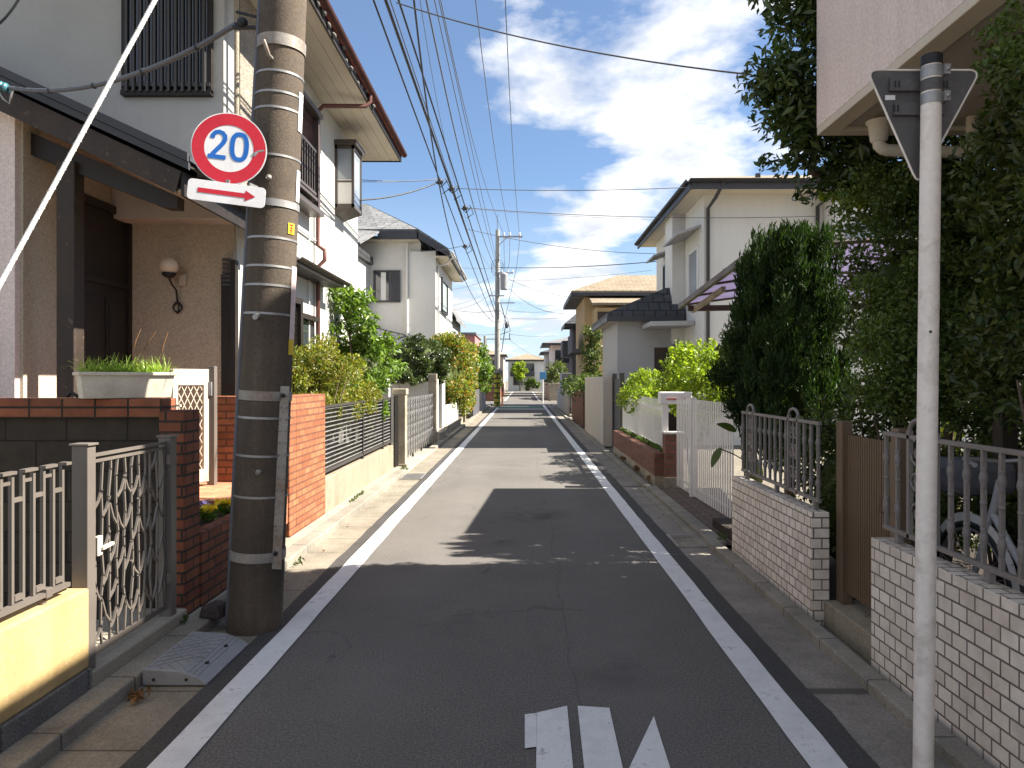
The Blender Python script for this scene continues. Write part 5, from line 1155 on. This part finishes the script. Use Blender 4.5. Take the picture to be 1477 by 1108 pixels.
shrub('street_bush', 'dark bush over the reddish wall past the crossing', 'shrub', (-2.8,60,0), L['dark'], clump_ell((-2.7,62,1.5),(.6,5,.8),40,.4,39), 2200, .25, .5, 85, stems(-2.8,60,0,1.5,3,.4,14))
shrub('end_bush', 'low green bush in front of the brown roofed house', 'shrub', (1.2,103.8,0), L['shrub'], clump_ell((1.2,103.8,.9),(1.0,.4,.8),16,.4,40), 1000, .3, .5, 110, stems(1.2,103.8,0,1.0,3,.3,26))
t = thing('blue_sign', 'pale blue road sign on a thin post at the crossing', 'sign', (1.32,49.5,0)); MB().tube([(1.32,49.5,0),(1.32,49.5,2.1)],.04,10).build('post', M['white_al'], t); MB().box(1.1,1.54,49.42,49.46,1.62,2.15).build('sign_plate', M['blue_sign'], t, bevel=.01)
t = thing('marker_post', 'orange plastic marker post beside the distant pole', 'post', (-1.15,43.8,0)); MB().lathe((-1.3,44.5,0),[(.09,0),(.05,.03),(.05,.85),(.03,.88)],12).build('post', M['orange_post'], t)
# ------------------------------------------------------------------ right side greenery
def bx(p0, p1, p2, r0, r1): return ([p0, p1, p2], r0, r1)
tr = thing('evergreen_tree', 'large broadleaf evergreen tree behind the overhanging white storey', 'tree', (3.55,6.3,0))
keep = lambda p: p[1] > 5.55
cl = clump_ell((2.70,5.85,4.5),(.82,.30,1.5),80,.21,41,keep)+clump_ell((3.3,5.9,3.7),(1.2,.32,.9),70,.22,42,keep)+clump_ell((2.30,5.8,4.1),(.42,.22,.8),28,.18,43,keep)+clump_ell((4.3,5.95,3.6),(.9,.4,1.2),40,.25,45,keep)+[(1.98,5.9,3.35,.10,.1,.08),(2.35,5.95,3.12,.16,.12,.10),(2.6,5.95,3.05,.14,.12,.08)]
leaves('crown', L['tree'], tr, cl, 27000, .092, .36, 86, out=.6, shell=.4, droop=.1)
b = MB()
b.tube([(3.75,6.4,0),(3.7,6.3,1.2),(3.55,6.1,2.3),(3.25,5.9,2.8),(2.95,5.8,3.1),(2.75,5.8,3.5),(2.6,5.8,4.1),(2.6,5.85,4.8)],.085,9,r1=.03)
b.tube([(3.62,6.3,2.2),(3.9,6.3,2.8),(4.2,6.3,3.6)],.06,8,r1=.03).tube([(3.0,6.15,3.15),(2.4,6.0,3.3),(2.1,5.95,3.6)],.04,7,r1=.012).tube([(3.35,6.25,2.85),(3.4,6.3,3.6),(3.1,6.2,4.5)],.05,7,r1=.02)
b.build('trunk', M['bark'], tr)
# light-tipped sprig
leaves('young_leaf', L['lime'], tr, [(2.68,5.8,3.02,.16,.08,.05),(2.45,5.8,3.06,.08,.06,.04),(2.9,5.8,2.95,.08,.06,.08)], 120, .085, .4, 88)
jt = thing('juniper', 'dark green juniper with upright pointed tufts behind the tiled wall', 'conifer', (2.62,7.15,0))
g = random.Random(44); cl = []
for i in range(430):
    a = g.uniform(0,6.283); z = g.uniform(.95,2.95); rr = .60*(1-.35*max(0,(z-2.2)/.8))*(1-.25*max(0,(1.3-z)/.4)); q = g.uniform(.35,1.0)
    yy = 7.15+math.sin(a)*rr*1.3*q; cl.append((2.62+math.cos(a)*rr*q-(7.15-yy)*.22, yy, z, .075, .075, .19))
for x, z in ((2.17,2.78),(2.32,2.98),(2.47,2.95),(2.6,3.10),(2.75,3.02),(2.88,3.08),(3.0,3.02),(3.12,2.95)): cl += [(x,7.15,z-.12,.05,.05,.14),(x,7.15,z-.02,.025,.025,.10)]
leaves('foliage', L['conifer'], jt, cl, 66000, .075, .19, 87, up=1.1, out=.45, jit=.35, shell=.4)
MB().ball((2.62,7.2,1.75),.26,.22,.7,12,8).build('dark_core', L['dark'], jt)  # solid ball added so gaps between tufts look dark inside
MB().tube([(2.65,7.2,0),(2.62,7.2,1.0),(2.62,7.2,2.3)],.07,8,r1=.02).build('trunk', M['bark'], jt)
leaves('low_spray', L['conifer'], jt, clump_ell((2.15,7.3,1.65),(.25,.3,.4),18,.13,46), 2200, .085, .2, 89, up=.6)
def boxshrub(label, cl, n, seed, loc, mat='shrub', size=.037, core=None):
    return shrub('box_shrub', label, 'shrub', loc, L[mat], cl, n, size, .5, seed, stems(loc[0],loc[1],0,1.6,5,.3,seed), up=.25, shell=.4, core=core)
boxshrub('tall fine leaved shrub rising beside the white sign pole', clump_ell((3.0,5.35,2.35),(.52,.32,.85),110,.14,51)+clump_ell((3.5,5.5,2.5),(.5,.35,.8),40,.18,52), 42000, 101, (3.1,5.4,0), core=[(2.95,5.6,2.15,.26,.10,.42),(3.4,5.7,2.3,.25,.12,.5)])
boxshrub('rounded fine leaved shrub just above the brown slatted gate', clump_ell((2.72,5.1,1.72),(.42,.35,.40),56,.15,53)+clump_ell((3.2,5.0,1.55),(.4,.3,.5),34,.15,54), 19000, 102, (2.75,5.1,0))
boxshrub('sparse upright shrub sprays in front of the cream house wall', clump_ell((2.62,5.5,2.85),(.22,.2,.35),16,.10,55)+clump_ell((2.75,5.5,3.05),(.25,.2,.2),8,.07,58), 1500, 103, (2.7,5.5,0))
boxshrub('loose shrub branches overhanging the triangular sign', clump_ell((2.05,3.05,2.85),(.16,.12,.16),12,.07,56)+clump_ell((2.25,3.1,2.6),(.14,.12,.3),12,.08,57)+clump_ell((2.05,3.1,3.12),(.14,.1,.08),6,.06,59), 1500, 104, (2.4,3.1,0), 'shrub', .032)
shrub('garden_tree', 'shady olive green tree filling the right edge of the view', 'tree', (2.85,3.8,0), L['dark'],
  clump_ell((2.92,3.95,2.7),(.42,.4,.95),70,.16,61)+clump_ell((2.95,4.1,1.75),(.4,.4,.55),40,.16,62)+clump_ell((2.75,3.55,3.0),(.3,.3,.35),24,.13,63), 15000, .06, .42, 105, [([(2.95,4.2,0),(2.95,4.15,1.4),(2.9,4.0,2.4),(2.85,3.8,3.1)],.05,.015)])
shrub('garden_undergrowth', 'low dark undergrowth behind the near railing', 'shrub', (2.9,4.4,.1), L['dark'], clump_ell((2.95,4.6,.95),(.35,.5,.35),30,.15,64)+clump_ell((2.9,3.2,.75),(.25,1.2,.3),34,.15,65), 5200, .06, .5, 106, stems(2.9,4.4,0,.9,3,.3,20))
t = thing('pole_trunk', 'dark timber stake among the shrubs behind the near railing', 'post', (2.85,4.35,0)); MB().box(2.83,2.92,4.3,4.39,0,2.2).build('stake', M['wood_dark'], t)
shrub('lime_hedge', 'rounded sunlit lime green hedge behind the white picket fence', 'hedge', (2.6,12.5,0), L['lime'], clump_ell((2.95,12.0,1.55),(.72,1.2,.62),80,.2,71)+clump_ell((2.42,14.5,1.35),(.4,1.3,.45),46,.18,72), 11000, .085, .45, 107, stems(2.8,12.3,0,1.4,5,.4,22))
shrub('garden_shrub', 'mid green shrub between the juniper and the lime hedge', 'shrub', (2.55,8.6,0), L['shrub'], clump_ell((2.75,9.0,1.85),(.3,.5,.45),24,.17,73), 3400, .07, .45, 108, stems(2.75,9,0,1.8,3,.2,23))
# large leaf by the wall
shrub('back_hedge', 'dark leafy hedge standing behind the brown slatted gate', 'hedge', (2.9,5.9,0), L['dark'], clump_ell((2.75,5.75,.8),(.6,.4,.7),60,.17,66)+clump_ell((3.1,6.1,2.3),(.40,.2,.6),30,.15,68)+clump_ell((3.6,5.9,1.0),(.7,.3,.9),40,.18,67), 13000, .055, .5, 109, stems(2.9,5.8,0,1.0,3,.3,24), core=[(2.75,5.8,.6,.45,.3,.55)])
tag(MB().box(2.03,3.9,-2,3.99,-.02,.13).box(2.62,3.9,3.99,4.9,-.02,.13).box(2.05,4.2,4.9,7.9,-.02,.10).build('garden_bed', M['soil']), kind='structure')
t = thing('elephant_ear', 'broad leaved dark plant reaching out over the tiled wall corner', 'plant', (2.1,6.85,.4))
def bigleaf(c, u, w, l, wd):
    b = MB()
    c = Vector(c); u = Vector(u).normalized(); s = u.cross(Vector(w)).normalized(); nn = s.cross(u); vs = []; fs = []
    for i in range(9):
        q = i/8; h = wd*math.sin(math.pi*min(1,q*.9+.05))**.8*(1-.3*q); p = c+u*l*q-nn*.12*l*q*q
        vs += [p-s*h+nn*h*.3, p, p+s*h+nn*h*.3]
    for i in range(8): fs += [(3*i,3*i+1,3*i+4,3*i+3),(3*i+1,3*i+2,3*i+5,3*i+4)]
    b.add(vs, fs, True).build('leaf', L['dark'], t)
bigleaf(P(1082,655,6.75),(.15,-.2,-1),(-.5,-1,.3),.34,.10); bigleaf(P(1040,646,6.7),(-.45,-.2,-.7),(-.6,-.8,.3),.20,.045); bigleaf(P(1062,622,6.8),(-.8,-.2,.35),(0,-.8,.6),.2,.05)
MB().tube([(2.15,6.85,.1),(2.1,6.85,.7),P(1078,660,6.8)],.012,6).tube([P(1075,665,6.8),P(1058,655,6.7),P(1040,648,6.7)],.006,5).build('stem', M['bark'], t)
# ------------------------------------------------------------------ far pole and overhead lines
fp = thing('utility_pole', 'distant pale concrete utility pole carrying transformer and crossarms', 'utility pole', (-1.52, 42, 0))
MB().tube([(-1.52,42,-.05),(-1.5,42,5),(-1.49,42,10.25)], .175, 18, r1=.12).build('shaft', M['farpole'], fp)
MB().tube([(-1.52,42,.1),(-1.52,42,2.0)], .185, 18).build('guard_sleeve', brick('guard_stripes', (.5,.42,.05), (.5,.42,.05), (.06,.07,.03), 3.0, .28, .05, .7, .1), fp)
b = MB().box(-1.5,-.05,41.85,41.93,9.80,9.88).bar((-1.5,41.9,9.3),(-.9,41.9,9.82),.04,.04); b.build('crossarm', M['galv'], fp)
for q in ((-1.6,-.6,41.85,41.92,7.72,7.78),(-2.0,-1.1,41.8,41.86,6.4,6.46),(-1.5,-.5,41.85,41.9,6.0,6.05)): MB().box(*q).build('crossarm', M['galv'], fp)
b = MB()
for x in (-1.12,-.78,-.22): b.lathe((x,41.89,9.88),[(.03,0),(.07,.04),(.04,.1),(.06,.14),(.03,.2)],10).lathe((x,41.89,9.6),[(.03,0),(.05,.08),(.03,.18)],8)
for x in (-1.25,-.9,-.62): b.lathe((x,41.88,7.78),[(.04,0),(.06,.06),(.03,.12)],8)
b.build('insulators', M['sign_w'], fp)
b = MB().lathe((-1.12,41.75,6.75),[(.02,0),(.20,.02),(.21,.08),(.21,.85),(.22,.87),(.2,.95),(.05,1.0)],16); b.build('transformer', M['mgrey'], fp)
b = MB()
for k, z in enumerate((8.2,8.05,7.9)): b.tube([(-1.5+.35*math.cos(a),41.8,z+.30*math.sin(a)) for a in [2*math.pi*i/16 for i in range(17)]], .012, 5, caps=False)
b.tube([(-1.12,41.8,9.6),(-1.1,41.75,8.6),(-1.05,41.75,7.75)],.014,5).tube([(-.78,41.8,9.6),(-.8,41.75,8.4),(-.95,41.75,7.7)],.014,5).tube([(-.22,41.8,9.6),(-.4,41.75,8.0),(-.75,41.75,6.5),(-1.2,41.75,4.4)],.014,5).tube([(-1.3,41.8,6.0),(-1.0,41.75,4.9),(-1.25,41.7,3.2)],.03,6)
b.tube([(-1.4,41.75,5.6),(-.9,41.7,5.1),(-.75,41.7,4.4),(-1.3,41.7,4.2)],.02,6).ball((-.95,41.7,4.75),.12,.1,.2,8,6)
b.tube([(-1.5,41.8,10.25),(-1.5,41.8,11.1)],.02,6); b.build('pole_wiring', M['cable_g'], fp)
p2 = thing('utility_pole', 'faint second utility pole far beyond the photinia hedge', 'utility pole', (-4.0, 76, 0))
MB().tube([(-4.0,76,0),(-4.0,76,6.2)], .17, 10).build('shaft', M['farpole'], p2); MB().box(-3.9,-1.3,75.9,76,5.8,5.9).box(-2.5,-2.4,75.9,76,5.8,6.5).box(-1.5,-1.4,75.9,76,5.8,6.5).build('crossarm', M['galv'], p2)
def overhead(px0, px1, xe, zs, ze, s, r, m, label, Ys=4.7, Ye=41.9):
    Z = lambda Y: zs+(ze-zs)*(Y-Ys)/(Ye-Ys)-4*s*((Y-Ys)/(Ye-Ys))*(1-(Y-Ys)/(Ye-Ys))
    def sol(py):
        best = None
        for i in range(400):
            Y = Ys+(Ye-Ys)*i/400; e = abs((CY-py)*Y/F+EYE-Z(Y))
            if best is None or e < best[0]: best = (e, Y)
        return best[1]
    Y0, Y1 = sol(0), sol(240)
    co = np.polyfit([Y0, Y1, Ye], [(px0-CX)*Y0/F, (px1-CX)*Y1/F, xe], 2)
    pts = [(float(np.polyval(co, Y)), Y, Z(Y)) for Y in np.linspace(Ys, Ye, 40)]
    return tag(MB().tube(pts, r, 6).build('overhead_wire', m), label, 'wire', 'overhead wires running along the street')
H = M['cable']; Gc = M['cable_g']
overhead(729,741,-.22,9.9,9.95,.25,.011,Gc,'rightmost high wire running straight to the end of the crossarm')
overhead(686,717,-.78,9.9,9.95,.25,.011,Gc,'second high wire from the right reaching the middle crossarm insulator')
overhead(636,692,-1.12,9.9,9.95,.25,.011,Gc,'third high wire from the right reaching the inner crossarm insulator')
overhead(633,686,-1.5,8.6,8.3,.3,.010,Gc,'upper thin wire of the grey group left of the high wires')
overhead(627,680,-1.52,8.5,8.1,.3,.010,Gc,'middle thin wire of the grey group left of the high wires')
overhead(615,668,-1.55,8.3,7.9,.3,.016,Gc,'thick grey cable of the middle group of overhead wires')
overhead(606,650,-1.55,8.0,7.6,.4,.006,Gc,'faintest thin wire crossing the sky between cable groups')
overhead(538,627,-1.75,6.3,5.2,.35,.013,H,'lowest black cable nearest the left house eave')
overhead(557,640,-1.6,6.3,5.4,.35,.022,H,'thickest black bundled cable along the left of the street')
overhead(562,643,-1.65,6.4,5.5,.38,.008,Gc,'thin grey messenger wire hugging the thick black bundle')
overhead(574,652,-1.55,6.3,5.6,.30,.014,H,'black cable just right of the thick bundle')
overhead(597,629,-1.7,6.3,4.9,.30,.013,H,'black cable that crosses over the thick bundle')
def twist(pts, r, m, label, cat='wire', grp='drop wires crossing the street'):
    return tag(MB().tube(pts, r, 6).build('drop_wire', m), label, cat, grp)
A = lambda px, py, Y: P(px, py, Y)
# joints on the bundle
for i, (px, py, Y) in enumerate(((635,262,15.5),(652,272,16.2),(671,300,18),(671,355,22))):
    c = A(px,py,Y); t = thing('cable_joint', ('black cable joint knot where the leftward drops leave the bundle','small black joint at the start of the long crossing wire','black joint lower on the bundle with crossing pair','lowest small black joint on the bundle beside white house eave')[i], 'joint', tuple(c))
    b = MB().ball(tuple(c), .07,.12,.06,8,6).tube([c+Vector((-.1,0,0)), c+Vector((.02,0,-.12)), c+Vector((.15,0,.02))],.012,5).tube([c+Vector((.1,.1,.1)), c+Vector((.2,.1,-.12)), c+Vector((.02,.3,-.18))],.010,5); b.build('joint', H, t)
twist(sag(A(572,4,8.6),A(1085,108,6.2),.10),.008,Gc,'twisted drop wire sweeping right to the evergreen tree')
twist(sag(A(634,262,15.5),A(505,289,13.6),.10),.016,H,'thick black drop cable going left to the corner house')
twist(sag(A(636,258,15.5),A(505,258,13.9),.05),.007,Gc,'upper thin drop wire going left to the corner house')
twist(sag(A(650,258,15.9),A(505,262,14.0),.03),.006,Gc,'lower thin drop wire going left to the corner house')
twist(sag(A(660,272,16.5),A(1000,270,17.1),.06),.009,Gc,'straight crossing wire reaching the cream house gutter corner')
twist(sag(A(672,300,18),A(1180,312,17.8),.12),.008,Gc,'crossing wire running past the cream house wall')
twist(sag(A(672,301,18),A(950,317,22),.04),.006,Gc,'thin crossing wire just below its twin toward cream house')
twist(sag(A(672,330,24),A(945,366,24),.18),.009,Gc,'sagging crossing wire toward the far corner of the cream house')
twist(sag(A(671,354,22),A(600,363,25),.05),.009,Gc,'short drop wire to the roof of the white house')
twist(sag(A(645,383,38),A(716,386,41.8),.1),.014,Gc,'left half of the level wire at the distant pole coils')
twist(sag(A(718,386,41.8),A(950,377,33),.12),.02,H,'dark level wire from the distant pole toward the cream house')
for i, (p, q, Yq, s, r) in enumerate((((716,396),(648,418),31,.15,.012),((716,410),(655,440),33,.2,.008),((716,418),(655,447),31,.2,.012),((712,431),(655,465),33,.3,.008),((716,448),(660,448),45,.1,.016),((716,455),(660,462),36,.2,.008),((716,482),(670,480),55,.1,.012))):
    twist(sag(A(p[0],p[1],41.8),A(q[0],q[1],Yq),s),r,Gc,('highest drop wire falling left from the distant pole','second drop wire falling left from the distant pole','third drop wire falling left beneath the transformer','thin slack wire drooping left of the distant pole','dark level wire crossing left at lower crossarm height','thin wire curving left under the lower crossarm','lowest level wire left of the distant pole')[i])
for i, (p, q, Yq, s, r) in enumerate((((733,402),(835,430),36,.2,.012),((733,415),(815,452),37,.4,.012),((733,448),(805,448),45,.1,.016),((735,459),(805,459),46,.05,.014),((733,435),(808,440),44,.1,.008),((735,482),(800,484),52,.1,.012),((735,490),(800,520),52,.3,.008),((735,405),(940,390),34,.1,.008))):
    twist(sag(A(p[0],p[1],41.8),A(q[0],q[1],Yq),s),r,Gc,('upper drop wire falling right toward the orange house','lower slack drop wire falling right to the dark grey house','dark level wire right of the pole at lower crossarm height','second level wire right of the pole with dark end','faint wire right of the transformer sloping gently','lowest level wire right of the distant pole','slack wire right of the pole dropping to far roofs','faint wire rising right to the cream house eave')[i])
# ------------------------------------------------------------------ camera, sun, sky
cam = bpy.data.cameras.new('camera'); co = bpy.data.objects.new('camera', cam); C.objects.link(co)
co.location = (0,0,EYE); co.rotation_euler = (R(90),0,0); cam.sensor_width = 36; cam.sensor_fit = 'HORIZONTAL'; cam.lens = 36*F/1477
cam.shift_x = -(CX-738.5)/1477; cam.shift_y = -(554-CY)/1477; cam.clip_start = .05; cam.clip_end = 2000
bpy.context.scene.camera = co
SD = Vector((1.0, .0, 1.0)).normalized()
el = math.asin(SD.z); az = math.atan2(SD.x, SD.y)
sl = bpy.data.lights.new('sun', 'SUN'); sl.energy = 5.0; sl.angle = R(.53); sl.color = (1, .93, .82)
so = bpy.data.objects.new('sun', sl); C.objects.link(so); so.location = (20,2,20); so.rotation_euler = SD.to_track_quat('Z', 'Y').to_euler()
wd = bpy.data.worlds.new('World'); bpy.context.scene.world = wd; t = NT(wd)
sk = t.n('ShaderNodeTexSky', sky_type='NISHITA', sun_disc=False, sun_elevation=el, sun_rotation=az, air_density=1.0, dust_density=.3, ozone_density=1.5).outputs[0]
gd = t.n('ShaderNodeTexCoord').outputs['Generated']
sx = t.n('ShaderNodeSeparateXYZ', ins={0: gd}); zz = t.math('MAXIMUM', sx.outputs[2], 0.0)
den = t.math('ADD', zz, .16)
cv = t.n('ShaderNodeCombineXYZ', ins={0: t.math('DIVIDE', sx.outputs[0], den), 1: t.math('DIVIDE', sx.outputs[1], den), 2: 3.7}).outputs[0]
n1 = t.n('ShaderNodeTexNoise', ins={'Vector': cv, 'Scale': 2.0, 'Detail': 12.0, 'Roughness': .58, 'Distortion': .12}).outputs[0]
def blob(px, py, rad, amp):
    d = Vector(((px-CX)/F, 1, -(py-CY)/F)).normalized()
    ds = t.n('ShaderNodeVectorMath', operation='DISTANCE', ins={0: gd, 1: tuple(d)}).outputs['Value']
    return t.rng(ds, 0, rad, amp, 0)
f = n1
for bl in ((880,120,.34,.20),(690,180,.16,.14),(1010,210,.16,.12),(860,350,.12,.12),(620,430,.25,.08),(800,440,.25,.10),(560,240,.18,-.22),(740,280,.15,-.18),(560,60,.16,-.12),(960,300,.10,-.10)): f = t.math('ADD', f, blob(*bl))
f = t.math('ADD', f, t.rng(zz, .5, .8, 0, -.12)); fac = t.rng(f, .60, .73, 0, .96)
soft = t.n('ShaderNodeTexNoise', ins={'Vector': cv, 'Scale': 2.6, 'Detail': 8.0, 'Roughness': .55}).outputs[0]
ccol = t.mix(t.rng(soft, .36, .58), (4.9,5.2,5.8), (8.4,8.3,8.2))
hz = t.rng(zz, 0.0, .26, .60, 0)
skb = t.mix(.08, t.mix(1.0, sk, (.70,.86,1.02), blend='MULTIPLY'), (6,6.6,7.4))
col = t.mix(hz, skb, (5.0,5.8,6.7))
col = t.mix(fac, col, ccol)
of = t.math('MAXIMUM', t.rng(zz, .55, .8), t.rng(sx.outputs[1], .05, -.3)); col = t.mix(of, col, t.mix(1.0, t.mix(.45, col, (4.2,4.0,3.8)), (1.35,1.33,1.30), blend='MULTIPLY'))
bg = t.n('ShaderNodeBackground', ins={'Color': col, 'Strength': .05})
o = t.n('ShaderNodeOutputWorld'); t.t.links.new(bg.outputs[0], o.inputs[0])
sc_ = bpy.context.scene
sc_.view_settings.view_transform = 'Standard'; sc_.view_settings.look = 'None'; sc_.view_settings.gamma = 1; sc_.view_settings.exposure = 1.78
sc_.cycles.max_bounces = 6; sc_.cycles.diffuse_bounces = 3; sc_.cycles.glossy_bounces = 2; sc_.cycles.transmission_bounces = 3; sc_.cycles.transparent_max_bounces = 4
sc_.cycles.use_adaptive_sampling = True; sc_.cycles.use_denoising = True
